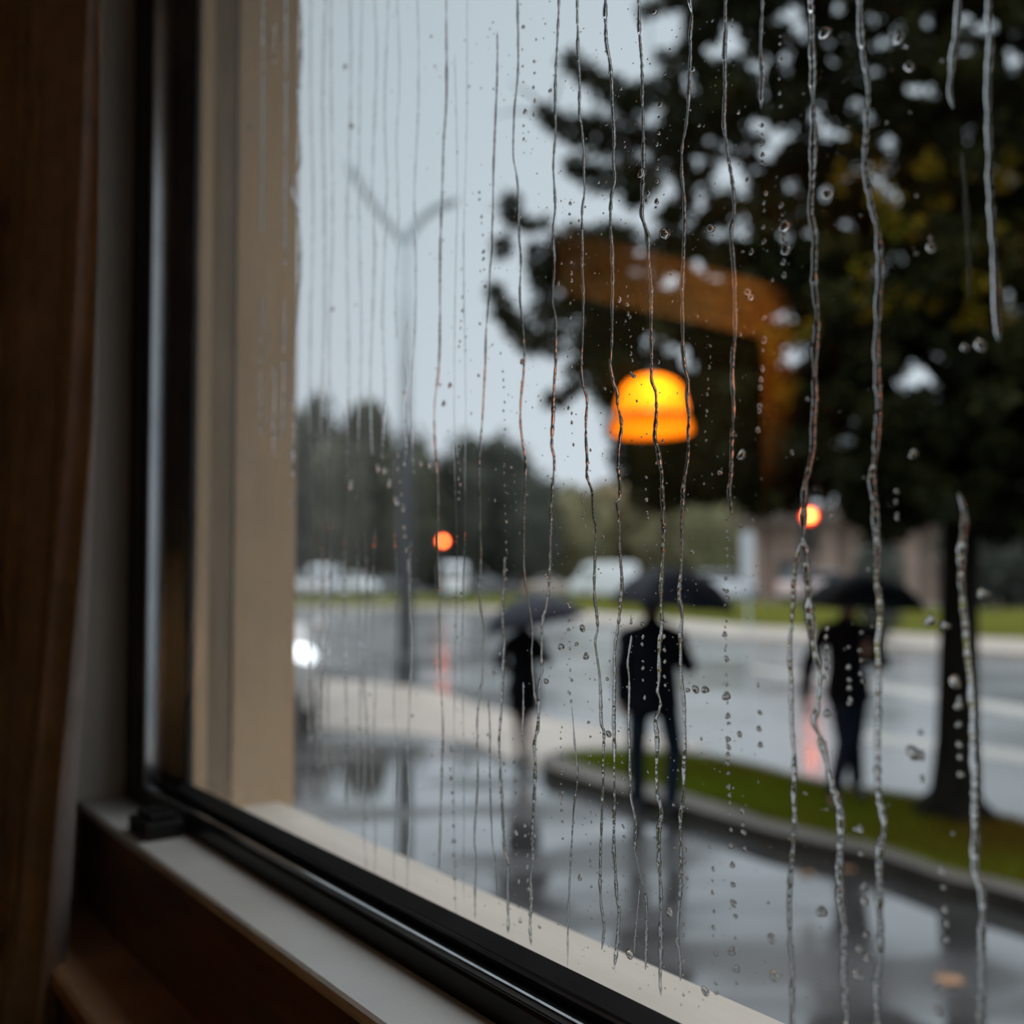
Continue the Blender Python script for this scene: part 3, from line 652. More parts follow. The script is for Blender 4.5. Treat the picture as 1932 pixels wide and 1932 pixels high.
# hedge line closing the horizon
its = []
bm = bmesh.new(); hp = [(-70, 128), (-10, 130), (8, 130), (50, 118), (90, 100)]
for i in range(len(hp) - 1):
    a, b = Vector((*hp[i], 0)), Vector((*hp[i + 1], 0)); L_ = (b - a).length; k = int(L_ / 1.5)
    for j in range(k):
        p = a.lerp(b, j / k) + Vector((rnd.uniform(-.4, .4), rnd.uniform(-.6, .6), 0)); h = rnd.uniform(3.2, 5.0)
        for _ in range(60):
            q = p + Vector((rnd.gauss(0, .8), rnd.gauss(0, .6), rnd.uniform(0, h))); its.append((leaf_quad(q, .9), rnd.uniform(0, .4)))
o = cards('hedge', its, M['leaf_far']); setp(o, 'dark hedge row closing the far side of the car park', 'hedge', kind='stuff')

# ================================================================ beige building on the right
B0 = at_depth(1425, HORIZ, 62); bx, by = B0.x, 62.0
bld = thing('building', (bx, by, 0), 'low beige building with brown openings behind the right-hand umbrella', 'building')
bd = Vector((math.cos(-0.62), math.sin(-0.62), 0)); bn = Vector((-bd.y, bd.x, 0)); RB = Matrix((bd, bn, Vector((0, 0, 1)))).transposed()
LB, HB = 42.0, 5.2
bm = bmesh.new(); box(bm, bd * LB / 2 + bn * 5 + Vector((0, 0, HB / 2)), (LB, 10, HB), RB); fin('wall', bm, M['building'], bld)
bm = bmesh.new(); box(bm, bd * LB / 2 + bn * 4.6 + Vector((0, 0, HB + .3)), (LB + 1.6, 12, .6), RB)
box(bm, bd * LB / 2 + bn * 5 + Vector((0, 0, HB + .9)), (LB - 2, 8, .8), RB); fin('roof', bm, M['building_roof'], bld)
for k in range(9):
    c_ = bd * (2.6 + 4.6 * k) + bn * -0.02
    bm = bmesh.new(); box(bm, c_ + Vector((0, 0, 1.9)), (2.3, .16, 2.5), RB); wdo = fin('window', bm, M['building_dark'], bld)
    bm = bmesh.new(); box(bm, c_ - bn * .1 + Vector((0, 0, 1.9)), (1.9, .06, 2.1), RB); fin('pane', bm, M['car_glass'], wdo)
for k in range(10):
    bm = bmesh.new(); box(bm, bd * (.3 + 4.6 * k) - bn * .35 + Vector((0, 0, HB / 2)), (.7, .5, HB), RB); fin('pier', bm, M['building'], bld)
# pale grey upright box sign beside the building
p = at_depth(1411, HORIZ, 34)
o = thing('sign_board', (p.x, 34, 0.12), 'narrow pale grey upright sign standing at the left end of the beige building', 'sign')
bm = bmesh.new(); box(bm, (0, 0, 2.55), (.42, .16, 1.7)); bev(bm, .03); fin('panel', bm, M['sign_grey'], o)
bm = bmesh.new(); tube(bm, [(0, 0, 0), (0, 0, 1.75)], .05, 8); fin('post', bm, M['grey_metal'], o)

# ================================================================ cars
def wheel(parent, x, y, r=0.33, wd=0.22):
    bm = bmesh.new(); s = 20
    prof = [(r * .62, -wd / 2), (r * .92, -wd / 2), (r, -wd * .35), (r, wd * .35), (r * .92, wd / 2), (r * .62, wd / 2)]
    lathe(bm, prof, s); bm.transform(Matrix.Translation((x, y, r)) @ Matrix.Rotation(PI / 2, 4, 'X'))
    wl = fin('wheel', bm, M['rubber'], parent)
    bm = bmesh.new(); lathe(bm, [(0, -.03), (r * .2, -.05), (r * .6, -.03), (r * .62, .03), (0, .03)], s)
    for k in range(5):
        a = 2 * PI * k / 5; box(bm, (math.cos(a) * r * .35, math.sin(a) * r * .35, 0), (r * .5, .05, .1), Matrix.Rotation(a, 3, 'Z'))
    bm.transform(Matrix.Translation((x, y, r)) @ Matrix.Rotation(PI / 2, 4, 'X')); fin('rim', bm, M['chrome'], wl)
def loft(bm, secs):       # sections: (x, [(y,z)...]) with equal counts
    rings = [[bm.verts.new((x, y, z)) for y, z in s] for x, s in secs]
    n = len(rings[0])
    for a, b in zip(rings, rings[1:]):
        for k in range(n): bm.faces.new((a[k], a[(k + 1) % n], b[(k + 1) % n], b[k]))
    bm.faces.new(rings[0]); bm.faces.new(rings[-1][::-1])
def car(kind, loc, rz, paint, label, group=None, lit=False, name='car', cat='car'):
    t = thing(name, loc, label, cat, group, rz=rz)
    def sec(x, zb, zt, hw, top=0.9): return (x, [(-hw * .94, zb), (hw * .94, zb), (hw, (zb + zt) / 2), (hw * .98, zt - .08), (hw * top, zt), (-hw * top, zt), (-hw * .98, zt - .08), (-hw, (zb + zt) / 2)])
    hw = .9
    if kind == 'van':
        body = [(-2.6, .35, 1.0, .9), (-2.55, .25, 2.3, .95), (-2.3, .22, 2.5, .98), (1.0, .22, 2.5, .98), (1.5, .22, 2.35, .97), (2.05, .24, 1.35, .95), (2.5, .28, 1.05, .9), (2.65, .38, .8, .82)]
    elif kind == 'suv':
        body = [(-2.3, .45, .9, .8), (-2.2, .32, 1.15, .9), (-1.2, .28, 1.18, .93), (.9, .28, 1.16, .94), (1.5, .28, 1.14, .93), (2.05, .30, 1.05, .9), (2.3, .36, .9, .82), (2.36, .45, .75, .74)]
    else:
        body = [(-2.25, .4, .75, .75), (-2.15, .3, .95, .86), (-1.2, .24, .98, .9), (.8, .24, .96, .9), (1.5, .24, .86, .88), (2.05, .27, .76, .84), (2.25, .35, .62, .74)]
    bm = bmesh.new(); loft(bm, [sec(*b) for b in body]); fin('body', bm, paint, t, smooth=False)
    if kind != 'van':
        z0, z1 = (1.12, 1.72) if kind == 'suv' else (.94, 1.42)
        x = [(-2.1, z0, .78), (-1.75, z1 - .06, .68), (-1.2, z1, .7), (.1, z1, .7), (.6, z1 - .12, .70), (1.25, z0, .8)] if kind == 'suv' else [(-1.7, z0, .74), (-1.05, z1 - .04, .6), (-.5, z1, .62), (.15, z1, .62), (1.05, z0, .74)]
        bm = bmesh.new(); loft(bm, [(a, [(-.84, z0 - .03), (.84, z0 - .03), (hh, zt), (-hh, zt)]) for a, zt, hh in [(q[0], q[1] + .001, q[2]) for q in x]]); fin('cabin', bm, M['car_glass'], t)
        bm = bmesh.new(); xs_ = [q for q in x if q[1] > z1 - .13]; loft(bm, [(a, [(-hh - .02, zt - .05), (hh + .02, zt - .05), (hh - .04, zt + .03), (-hh + .04, zt + .03)]) for a, zt, hh in xs_]); fin('roof', bm, paint, t)
    else:
        for s in (-1, 1):
            bm = bmesh.new(); box(bm, (1.15, s * .975, 1.75), (.75, .03, .5)); fin('side_window', bm, M['car_glass'], t)
        bm = bmesh.new(); loft(bm, [(1.52, [(-.8, 2.28), (.8, 2.28), (.8, 2.33), (-.8, 2.33)]), (2.09, [(-.85, 1.36), (.85, 1.36), (.85, 1.40), (-.85, 1.40)])]); fin('windscreen', bm, M['car_glass'], t)
        for s in (-1, 1):
            bm = bmesh.new(); box(bm, (-2.59, s * .4, 1.8), (.03, .6, .6)); fin('rear_window', bm, M['car_glass'], t)
    xf = body[-1][0] - .06; xb = body[0][0] + .03; zl = body[-1][2] + (.12 if kind != 'van' else 0)
    for s in (-1, 1):
        bm = bmesh.new(); ell(bm, (xf - .1, s * (.62 if not lit else .74), zl - .02), (.14, .15, .085 if not lit else .11), 3); fin('headlight', bm, M['headlamp'] if lit else M['plate'], t)
        bm = bmesh.new(); box(bm, (xb, s * .66, body[0][2] - .02), (.08, .2, .16)); fin('tail_light', bm, M['tail'], t)
        bm = bmesh.new(); ell(bm, (1.0 if kind != 'van' else 1.7, s * 1.02, 1.08 if kind != 'van' else 1.5), (.07, .1, .08), 2); fin('mirror', bm, paint, t)
    bm = bmesh.new(); box(bm, (xf + .02, 0, zl - .12), (.05, .9, .14)); fin('grille', bm, M['black_plastic'], t)
    bm = bmesh.new(); box(bm, (xf + .02, 0, .42), (.12, 1.5, .16)); fin('bumper', bm, M['dark_frame'], t)
    for x_ in (-1.4, 1.42):
        for s in (-1, 1): wheel(t, x_, s * .84, .34 if kind != 'sedan' else .32)
    return t
# lit car half hidden by the reveal on the left
pc = on_ground(586, 1384)
lit_car = car('suv', (-3.95, 13.75, 0.012), math.radians(-75), car_paint('silver_car_paint', (0.50, 0.47, 0.45)), 'silver car with lit headlamp emerging from behind the stone reveal', lit=True)
lit_car.scale = (1.18, 1.18, 1.18)
white = car_paint('white_car_paint', (0.84, 0.87, 0.90)); beige = car_paint('beige_car_paint', (0.45, 0.37, 0.30)); dark = car_paint('dark_car_paint', (0.05, 0.055, 0.06)); pink = car_paint('pale_rose_paint', (0.62, 0.52, 0.52))
def park(kind, px, Y, rz, paint, label, **k):
    p = at_depth(px, HORIZ, Y); return car(kind, (p.x, Y, LOT + .002), rz, paint, label, group='vehicles parked across the street', **k)
park('suv', 556, 81, PI / 2 + .9, white, 'white parked car nearest the stone reveal, across the street')
park('van', 618, 90, PI / 2 - .1, white, 'white parked van second from the stone reveal, across the street', name='van', cat='van')
park('suv', 668, 82, -PI / 2 + .8, white, 'white parked car left of the forked lamp post, across the street')
park('sedan', 735, 84, .2, dark, 'dark parked car behind the foot of the forked lamp post')
park('van', 860, 78, PI / 2, white, 'white boxy van seen end-on below the left red signal', name='van', cat='van')
park('sedan', 930, 84, .1, dark, 'dark parked car right of the white boxy van')
park('sedan', 1040, 82, .1, beige, 'beige parked car above the leftmost umbrella')
park('van', 1140, 76, 3.0, white, 'white van side-on between the two navy umbrellas', name='van', cat='van')
park('suv', 1368, 62, .15, white, 'white parked car at the right edge of the raised umbrella')
park('suv', 1552, 53, .3, pink, 'pale rose car behind the left rim of the right-hand umbrella')

# ================================================================ street furniture
# forked lamp post
b = on_ground(765, 1290); LY = b.y
lp = thing('lamp_post', (b.x, LY, 0.0), 'tall grey forked lamp post standing across the wet road against the sky', 'lamp post')
def LPt(px, py): q = at_depth(px, py, LY); return Vector((q.x - b.x, 0, q.z))
bm = bmesh.new(); tube(bm, [LPt(765, 1290), LPt(765, 1000), LPt(765, 700), LPt(765, 452)], [.115, .11, .105, .10], 16); fin('pole', bm, M['grey_metal'], lp, smooth=True)
bm = bmesh.new(); lathe(bm, [(.118, .55), (.135, .58), (.135, 4.55), (.112, 4.62)], 18); fin('haze_contrast_sleeve', bm, M['dark_metal'], lp, smooth=True)  # made-up dark sleeve: the pole's contrast through haze put into its colour
bm = bmesh.new(); lathe(bm, [(0, 0), (.27, 0), (.27, .04), (.20, .07), (.19, .45), (.14, .55), (.11, .6), (0, .6)], 20); fin('base', bm, M['dark_metal'], lp)
for pts, hd in (([(765, 470), (750, 440), (718, 402), (690, 362), (672, 330)], [(678, 342), (668, 326), (655, 306)]), ([(765, 470), (772, 446), (792, 416), (820, 393), (838, 384)], [(826, 390), (845, 382), (866, 376)])):
    bm = bmesh.new(); tube(bm, [LPt(*q) for q in smooth_pts(pts, 4)], [.085] * 17, 10); a = fin('arm', bm, M['grey_metal'], lp, smooth=True)
    bm = bmesh.new(); tube(bm, [LPt(*q) for q in hd], [.06, .11, .05], 10); fin('lamp_head', bm, M['grey_metal'], a, smooth=True)

def signal(px, py, Y, label, side=1, lens=0.15):
    p = at_depth(px, py, Y); zt = p.z
    t = thing('traffic_light', (p.x, Y, 0.0), label, 'traffic light', 'traffic lights showing red')
    bm = bmesh.new(); tube(bm, [(0, .22, 0), (0, .22, zt + .5)], [.06, .05], 10); fin('pole', bm, M['dark_metal'], t, smooth=True)
    bm = bmesh.new(); box(bm, (0, .06, zt - .52), (.58, .22, 1.62)); bev(bm, .03); hs = fin('housing', bm, M['signal_black'], t)
    for k in range(3):
        z = zt - .52 * k
        bm = bmesh.new(); ell(bm, (0, -.05, z), (lens, .04, lens), 3); ln_ = fin('lens', bm, M['lens_rim'] if k == 0 else M['lens_off'], t)
        if k == 0: bm = bmesh.new(); ell(bm, (0, -.075, z), (lens * .6, .03, lens * .6), 3); fin('lens_core', bm, M['lens_red'], ln_)
        bm = bmesh.new(); rr = lens + .015
        vs = []
        for j in range(13):
            a = PI * j / 12; vs.append((bm.verts.new((rr * math.cos(a), -.05, z + rr * math.sin(a))), bm.verts.new((rr * math.cos(a), -.22, z + rr * math.sin(a)))))
        for u_, v_ in zip(vs, vs[1:]): bm.faces.new((u_[0], v_[0], v_[1], u_[1]))
        vz = fin('visor', bm, M['signal_black'], t)
        if k != 0: pass
    return t
signal(836, 1021, 60, 'traffic light glowing red on the left, above the white boxy van', lens=.235)
signal(1526, 973, 34, 'traffic light glowing red on the right, above the right-hand umbrella', lens=.235)

# amber lantern hanging on a thin cable from the near eave of the tree
LNY = 5.6
c_ = at_depth(1230, 787, LNY)
ln = thing('hanging_lantern', (c_.x, LNY, c_.z), 'glowing amber dome lantern hanging in front of the tree', 'lantern')
s_ = LNY / FPX
sh = bpy.data.materials.new('amber_glass_shade'); sh.use_nodes = True; nt = sh.node_tree; nt.nodes.clear()
o_ = nt.nodes.new('ShaderNodeOutputMaterial'); t_ = nt.nodes.new('ShaderNodeBsdfTranslucent'); t_.inputs[0].default_value = (1.0, 0.36, 0.03, 1)
e_ = nt.nodes.new('ShaderNodeEmission'); e_.inputs[0].default_value = (1.0, 0.27, 0.004, 1); e_.inputs[1].default_value = 0.38
a_ = nt.nodes.new('ShaderNodeAddShader'); nt.links.new(t_.outputs[0], a_.inputs[0]); nt.links.new(e_.outputs[0], a_.inputs[1]); nt.links.new(a_.outputs[0], o_.inputs[0])
bm = bmesh.new(); lathe(bm, [(10*s_, 80*s_), (30*s_, 76*s_), (48*s_, 66*s_), (60*s_, 48*s_), (66*s_, 25*s_), (68*s_, 4*s_)], 40); fin('dome', bm, sh, ln, smooth=True)
bm = bmesh.new(); lathe(bm, [(70*s_, -4*s_), (74*s_, -12*s_), (76*s_, -28*s_), (72*s_, -32*s_), (0, -34*s_)], 40); fin('lower_shade', bm, sh, ln, smooth=True)
bm = bmesh.new(); lathe(bm, [(66*s_, 4*s_), (71*s_, 3*s_), (71*s_, -4*s_), (66*s_, -4*s_)], 40); fin('seam_ring', bm, mat('bronze', (.35, .14, .03), .4, metal=.6), ln)
bm = bmesh.new(); ell(bm, (0, -.0, 26*s_), (.055, .055, .065), 3); fin('bulb', bm, M['amber_bulb'], ln, smooth=True)
pl = bpy.data.lights.new('lantern_light', 'POINT'); pl.energy = 1.5; pl.color = (1, .66, .24); pl.shadow_soft_size = .05
po = bpy.data.objects.new('lantern_light', pl); C.objects.link(po); po.parent = ln; po.location = (0, -.115, 32*s_)
bm = bmesh.new(); lathe(bm, [(0, 92*s_), (6*s_, 91*s_), (12*s_, 80*s_), (12*s_, 76*s_), (0, 76*s_)], 16); cp = fin('cap', bm, M['dark_metal'], ln)
bm = bmesh.new(); tube(bm, [(0, 0, 90*s_), (0, 0, 3.2)], .004, 6); fin('cable', bm, M['dark_metal'], cp)

# ================================================================ people
def umbrella(name, loc, hand, tilt, azim, R_, depth, cloth, label, group='umbrellas carried in the rain'):
    """loc: apex; hand: grip point; canopy axis from hand to apex"""
    apex = Vector(loc); hand = Vector(hand)
    t = thing('umbrella', hand, label, 'umbrella', group)
    ax = Vector((math.sin(tilt) * math.cos(azim), math.sin(tilt) * math.sin(azim), math.cos(tilt)))
    q = ax.to_track_quat('Z', 'Y').to_matrix().to_4x4(); Mx = Matrix.Translation(apex - hand) @ q
    bm = bmesh.new(); n, rings = 8, 9; sub = 6; G = []
    for i in range(rings + 1):
        f = i / rings; row = []
        for k in range(n * sub):
            a = 2 * PI * k / (n * sub); ph = (k % sub) / sub
            sag = math.sin(PI * ph); r = R_ * math.sin(f * 1.25) / math.sin(1.25) * (1 - .075 * sag * f)
            z = -depth * (1 - math.cos(f * 1.35)) / (1 - math.cos(1.35)) - .02 * sag * f + .03 * sag * f * f
            row.append(Vector((r * math.cos(a), r * math.sin(a), z)))
        G.append(row)
    V = [[bm.verts.new(p) for p in row] if i else [bm.verts.new((0, 0, 0))] for i, row in enumerate(G)]
    m_ = n * sub
    for k in range(m_): bm.faces.new((V[0][0], V[1][k], V[1][(k + 1) % m_]))
    for i in range(1, rings):
        for k in range(m_): bm.faces.new((V[i][k], V[i + 1][k], V[i + 1][(k + 1) % m_], V[i][(k + 1) % m_]))
    bm.transform(Mx); o = fin('canopy', bm, cloth, t, smooth=True)
    s = o.modifiers.new('t', 'SOLIDIFY'); s.thickness = 0.002
    for k in range(n):
        bm = bmesh.new(); a = 2 * PI * k / n
        tube(bm, [Mx @ Vector((G[i][k * sub].x, G[i][k * sub].y, G[i][k * sub].z - .006)) for i in range(1, rings + 1)], .0025, 5)
        mid = G[5][k * sub]; tube(bm, [Mx @ Vector((0, 0, -.30)), Mx @ Vector((mid.x, mid.y, mid.z - .008))], .002, 5)
        fin('rib', bm, M['chrome'], t)
    bm = bmesh.new(); tube(bm, [Mx @ Vector((0, 0, .06)), Mx @ Vector((0, 0, 0)), Vector((0, 0, 0)), Vector((0, 0, -.03))], [.003, .006, .006, .006], 8); fin('shaft', bm, M['dark_metal'], t)
    bm = bmesh.new(); tube(bm, [Vector((0, 0, .06)), Vector((0, 0, -.06)), Vector((0, 0.0, -.12)), Vector((.015, 0, -.15)), Vector((.04, 0, -.15)), Vector((.05, 0, -.125))], [.011, .012, .012, .012, .011, .009], 10); fin('handle', bm, M['black_plastic'], t, smooth=True)
    return t

def person(loc, rz, H, P, label, bottoms='trousers', coat='jacket', coatm=None, legm=None, hem=0.80, female=False, coatlen=None, bulk=1.0):
    """P: joint positions for a 1.75 m figure, x right of body, y forwards, z up"""
    s = H / 1.75; t = thing('person', loc, label, 'person', 'people walking with umbrellas', rz=rz); v = lambda k: Vector(P[k]) * s
    pel, che, nek, hd = v('pelvis'), v('chest'), v('neck'), v('head')
    # body: one surface
    bm = bmesh.new()
    capsule(bm, pel, (pel + che) / 2, .135 * s, .125 * s, .78); capsule(bm, (pel + che) / 2, che, .125 * s, .15 * s, .75)
    capsule(bm, v('shL'), v('shR'), .065 * s, .065 * s); capsule(bm, che, nek, .10 * s, .055 * s); capsule(bm, nek, hd, .052 * s, .055 * s)
    hc = hd + Vector((0, .012, .045)) * s
    ell(bm, hc, (.076 * s, .096 * s, .115 * s), 3); ell(bm, hc + Vector((0, .035, -.055)) * s, (.055 * s, .06 * s, .06 * s), 2)
    capsule(bm, hc + Vector((0, .092, .01)) * s, hc + Vector((0, .112, -.028)) * s, .008 * s, .014 * s)
    for sx in (-1, 1):
        ell(bm, hc + Vector((sx * .078, -.005, -.012)) * s, (.010 * s, .02 * s, .032 * s), 2)
    for S in 'LR':
        capsule(bm, v('sh' + S), v('el' + S), .047 * s, .038 * s); capsule(bm, v('el' + S), v('wr' + S), .038 * s, .026 * s)
        capsule(bm, v('hip' + S), v('kn' + S), .082 * s, .054 * s); capsule(bm, v('kn' + S), v('an' + S), .052 * s, .034 * s)
        capsule(bm, v('an' + S) + Vector((0, -.02, -.03)) * s, v('an' + S) + v('toe' + S), .034 * s, .026 * s)
        # hand
        wr, el_ = v('wr' + S), v('el' + S); d = (wr - el_).normalized(); hdz = v('grip' + S) if 'grip' + S in P else d
        hdz = hdz.normalized(); side = Vector((1, 0, 0)) if S == 'R' else Vector((-1, 0, 0))
        nrm = hdz.cross(Vector((0, 1, 0))); nrm = nrm.normalized() if nrm.length > .2 else Vector((1, 0, 0)); wdir = hdz.cross(nrm).normalized()
        palm = wr + hdz * .05 * s
        capsule(bm, wr, palm + hdz * .02 * s, .027 * s, .034 * s, 1.0)
        curl = nrm * (-1 if S == 'R' else 1)
        for k in range(4):
            b0 = palm + hdz * .028 * s + wdir * (k - 1.5) * .019 * s; L_ = (.030, .034, .032, .025)[k] * s
            p1 = b0 + hdz * L_ + curl * .006 * s; p2 = p1 + (hdz * .7 + curl * .7).normalized() * L_ * .8; p3 = p2 + (hdz * .2 + curl).normalized() * L_ * .6
            capsule(bm, b0, p1, .0095 * s, .009 * s); capsule(bm, p1, p2, .009 * s, .0085 * s); capsule(bm, p2, p3, .0085 * s, .0075 * s)
        tb_ = wr + hdz * .02 * s + wdir * .025 * s; tm = tb_ + (wdir * .8 + hdz).normalized() * .032 * s; capsule(bm, tb_, tm, .012 * s, .010 * s); capsule(bm, tm, tm + (hdz + curl * .6).normalized() * .026 * s, .010 * s, .008 * s)
    me = remeshed(bm, .0075 * s, 3)
    me.materials.append(M['skin']); me.materials.append(M['eye']); me.materials.append(M['lip']); me.materials.append(M['hair']); me.materials.append(M['legskin'])
    bm = bmesh.new(); bm.from_mesh(me); bpy.data.meshes.remove(me)
    for f in bm.faces:
        f.smooth = True
        if f.calc_center_median().z < .8 * s and bottoms == 'skirt' and abs(f.calc_center_median().x) < .3: f.material_index = 4
    for sx in (-1, 1):
        ell(bm, hc + Vector((sx * .030, .083, .008)) * s, (.013 * s, .012 * s, .009 * s), 2, mi=1)
        ell(bm, hc + Vector((sx * .030, .094, .008)) * s, (.005 * s, .004 * s, .005 * s), 1, mi=3)
        capsule(bm, hc + Vector((sx * .045, .086, .028)) * s, hc + Vector((sx * .016, .094, .030)) * s, .004 * s, .005 * s, mi=3)
    capsule(bm, hc + Vector((-.022, .090, -.058)) * s, hc + Vector((.022, .090, -.058)) * s, .006 * s, .006 * s, mi=2)
    me = bpy.data.meshes.new('body'); bm.to_mesh(me); bm.free()
    for k in ('skin', 'eye', 'lip', 'hair', 'legskin'): me.materials.append(M[k])
    link('body', me, None, t)
    # hair
    bm = bmesh.new(); ell(bm, hc + Vector((0, -.018, .022)) * s, (.086 * s, .098 * s, .108 * s), 3)
    if female: ell(bm, hc + Vector((0, -.055, -.075)) * s, (.080 * s, .05 * s, .12 * s), 3)
    me = remeshed(bm, .01 * s, 2); bm = bmesh.new(); bm.from_mesh(me); bpy.data.meshes.remove(me)
    kill = [x for x in bm.verts if x.co.y > hc.y + .045 * s and x.co.z < hc.z + .055 * s]; bmesh.ops.delete(bm, geom=kill, context='VERTS')
    fin('hair', bm, M['hair'], t, smooth=True, recalc=False)
    # upper garment
    bm = bmesh.new(); b_ = bulk
    capsule(bm, pel, (pel + che) / 2, .165 * s * b_, .155 * s * b_, .82); capsule(bm, (pel + che) / 2, che + Vector((0, 0, .03)) * s, .155 * s * b_, .165 * s * b_, .78)
    capsule(bm, v('shL') + Vector((0, 0, -.01)) * s, v('shR') + Vector((0, 0, -.01)) * s, .085 * s, .085 * s)
    capsule(bm, che + Vector((0, 0, .05)) * s, nek + Vector((0, 0, .0)) * s, .12 * s, .085 * s); capsule(bm, nek, nek + Vector((0, -.005, .045)) * s, .085 * s, .072 * s)
    for S in 'LR': capsule(bm, nek + Vector((0, 0, -.01)) * s, v('sh' + S), .075 * s, .075 * s)
    for S in 'LR':
        capsule(bm, v('sh' + S), v('el' + S), .075 * s, .062 * s); capsule(bm, v('el' + S), v('wr' + S) - (v('wr' + S) - v('el' + S)) * .06, .062 * s, .048 * s)
    zl = coatlen if coatlen else hem
    zt_ = pel.z; seg = 28; rows = []
    b2 = bmesh.new(); prof = []
    hm = pel + Vector((0, 0, (zl - P['pelvis'][2]) * s))
    capsule(bm, pel, hm + Vector((0, 0, .05)) * s, .168 * s * b_, (.175 if coat == 'jacket' else .205) * s * b_, .85)
    b2.free()
    me = remeshed(bm, .012 * s, 4)
    bm = bmesh.new(); bm.from_mesh(me); bpy.data.meshes.remove(me)
    for x in bm.verts:
        n_ = noise.noise(x.co * 7 / s); x.co += Vector((x.co.x, x.co.y, 0)).normalized() * n_ * .012 * s if x.co.length > 0 else Vector((0, 0, 0))
        if abs(x.co.x) < .30 * s and x.co.z < hm.z and (x.co - v('wrL')).length > .12 * s and (x.co - v('wrR')).length > .12 * s: x.co.z = hm.z
    fin('coat' if coat == 'coat' else 'jacket', bm, coatm or M['coat'], t, smooth=True, recalc=False)
    if bottoms == 'trousers':
        bm = bmesh.new(); capsule(bm, pel + Vector((0, 0, .03)) * s, pel + Vector((0, 0, -.05)) * s, .150 * s, .150 * s, .8)
        for S in 'LR':
            capsule(bm, v('hip' + S), v('kn' + S), .102 * s, .075 * s); capsule(bm, v('kn' + S), v('an' + S) + Vector((0, 0, .02)) * s, .075 * s, .062 * s)
        me = remeshed(bm, .012 * s, 4); link('trousers', me, legm or M['denim'], t, smooth=True)
    else:
        bm = bmesh.new(); segs = 32; R_ = []
        for k in range(7):
            f = k / 6; z = (pel.z + .06 * s) * (1 - f) + .60 * s * f
            R_.append([bm.verts.new((pel.x + (.15 + .03 * f) * s * (1 + .05 * math.sin(6 * a_ * f + 1)) * math.cos(a_), pel.y + (.125 + .035 * f) * s * math.sin(a_), z)) for a_ in [2 * PI * j / segs for j in range(segs)]])
        for a_, b_2 in zip(R_, R_[1:]):
            for j in range(segs): bm.faces.new((a_[j], a_[(j + 1) % segs], b_2[(j + 1) % segs], b_2[j]))
        o = fin('skirt', bm, M['coat'], t, smooth=True); mo = o.modifiers.new('t', 'SOLIDIFY'); mo.thickness = .004
    for S in 'LR':
        a = v('an' + S); d = v('toe' + S).normalized(); bm = bmesh.new()
        dd = Vector((d.x, d.y, d.z * .6))
        capsule(bm, a + Vector((0, 0, -.045)) * s - dd * .045 * s, a + Vector((0, 0, -.052)) * s + dd * .15 * s, .045 * s, .036 * s)
        capsule(bm, a + Vector((0, 0, -.045)) * s, a + Vector((0, 0, .02)) * s, .048 * s, .047 * s)
        me = remeshed(bm, .01 * s, 2); link('shoe', me, M['shoe'], t, smooth=True)
    return t

STAND = dict(pelvis=(0, 0, .95), chest=(0, .0, 1.27), neck=(0, .0, 1.47), head=(0, .02, 1.585),
    shL=(-.175, 0, 1.40), shR=(.175, 0, 1.40), elL=(-.25, -.03, 1.13), elR=(.25, -.03, 1.13), wrL=(-.24, .05, .90), wrR=(.24, .05, .90),
    hipL=(-.09, 0, .92), hipR=(.09, 0, .92), knL=(-.10, .03, .50), knR=(.10, .03, .50), anL=(-.10, 0, .085), anR=(.10, 0, .085), toeL=(-.02, .13, -.045), toeR=(.02, .13, -.045))
def pose(**k): d = dict(STAND); d.update(k); return d
def to_world(o, p): return Vector(o.location) + Matrix.Rotation(o.rotation_euler.z, 3, 'Z') @ Vector(p)

# woman on the left, walking away
ga = on_ground(988, 1446); sA = 1.60 / 1.75
PA = pose(elR=(.27, .02, 1.15), wrR=(.10, .17, 1.24), gripR=(-.1, .2, 1), elL=(-.29, -.06, 1.15), wrL=(-.15, .10, 1.05), gripL=(.5, .5, .2),
    shL=(-.155, 0, 1.365), shR=(.155, 0, 1.365), knL=(-.06, .05, .50), anL=(-.05, .02, .085), knR=(.05, .05, .50), anR=(.045, -.10, .11), toeR=(.01, .12, -.08))
person((ga.x, ga.y, 0.006), .15, 1.60, PA, 'person in a short black coat with bare brown legs, walking under the leftmost umbrella', bottoms='skirt', coat='coat', coatlen=.78, female=True, bulk=1.0)
oA = bpy.data.objects['person']
hA = to_world(oA, Vector(PA['wrR']) * sA + Vector((-.012, .02, .055)))
apA = at_depth(998, 1124, ga.y - .02)
umbrella('umbrella', apA, hA, .20, PI, .53, .30, M['umb'], 'navy umbrella over the leftmost walker, tilted down to the left')
# man in the middle
gb = on_ground(1232, 1538); sB = 1.79 / 1.75
PB = pose(elR=(.29, .0, 1.15), wrR=(.16, .19, 1.24), gripR=(-.1, .1, 1), elL=(-.25, -.03, 1.13), wrL=(-.24, .04, .88), shL=(-.195, 0, 1.385), shR=(.195, 0, 1.385),
    knL=(-.12, .04, .50), anL=(-.11, .08, .085), knR=(.17, -.02, .50), anR=(.12, -.15, .12), toeR=(.02, .10, -.09), hipL=(-.10, 0, .92), hipR=(.11, 0, .92))
person((gb.x, gb.y, 0.006), .0, 1.79, PB, 'person in a bulky black jacket and dark jeans walking beside the kerb', coatm=M['coat_grey'], hem=.80, bulk=1.30)
oB = bpy.data.objects['person.001']
hB = to_world(oB, Vector(PB['wrR']) * sB + Vector((-.012, .02, .055)))
apB = at_depth(1275, 1071, gb.y)
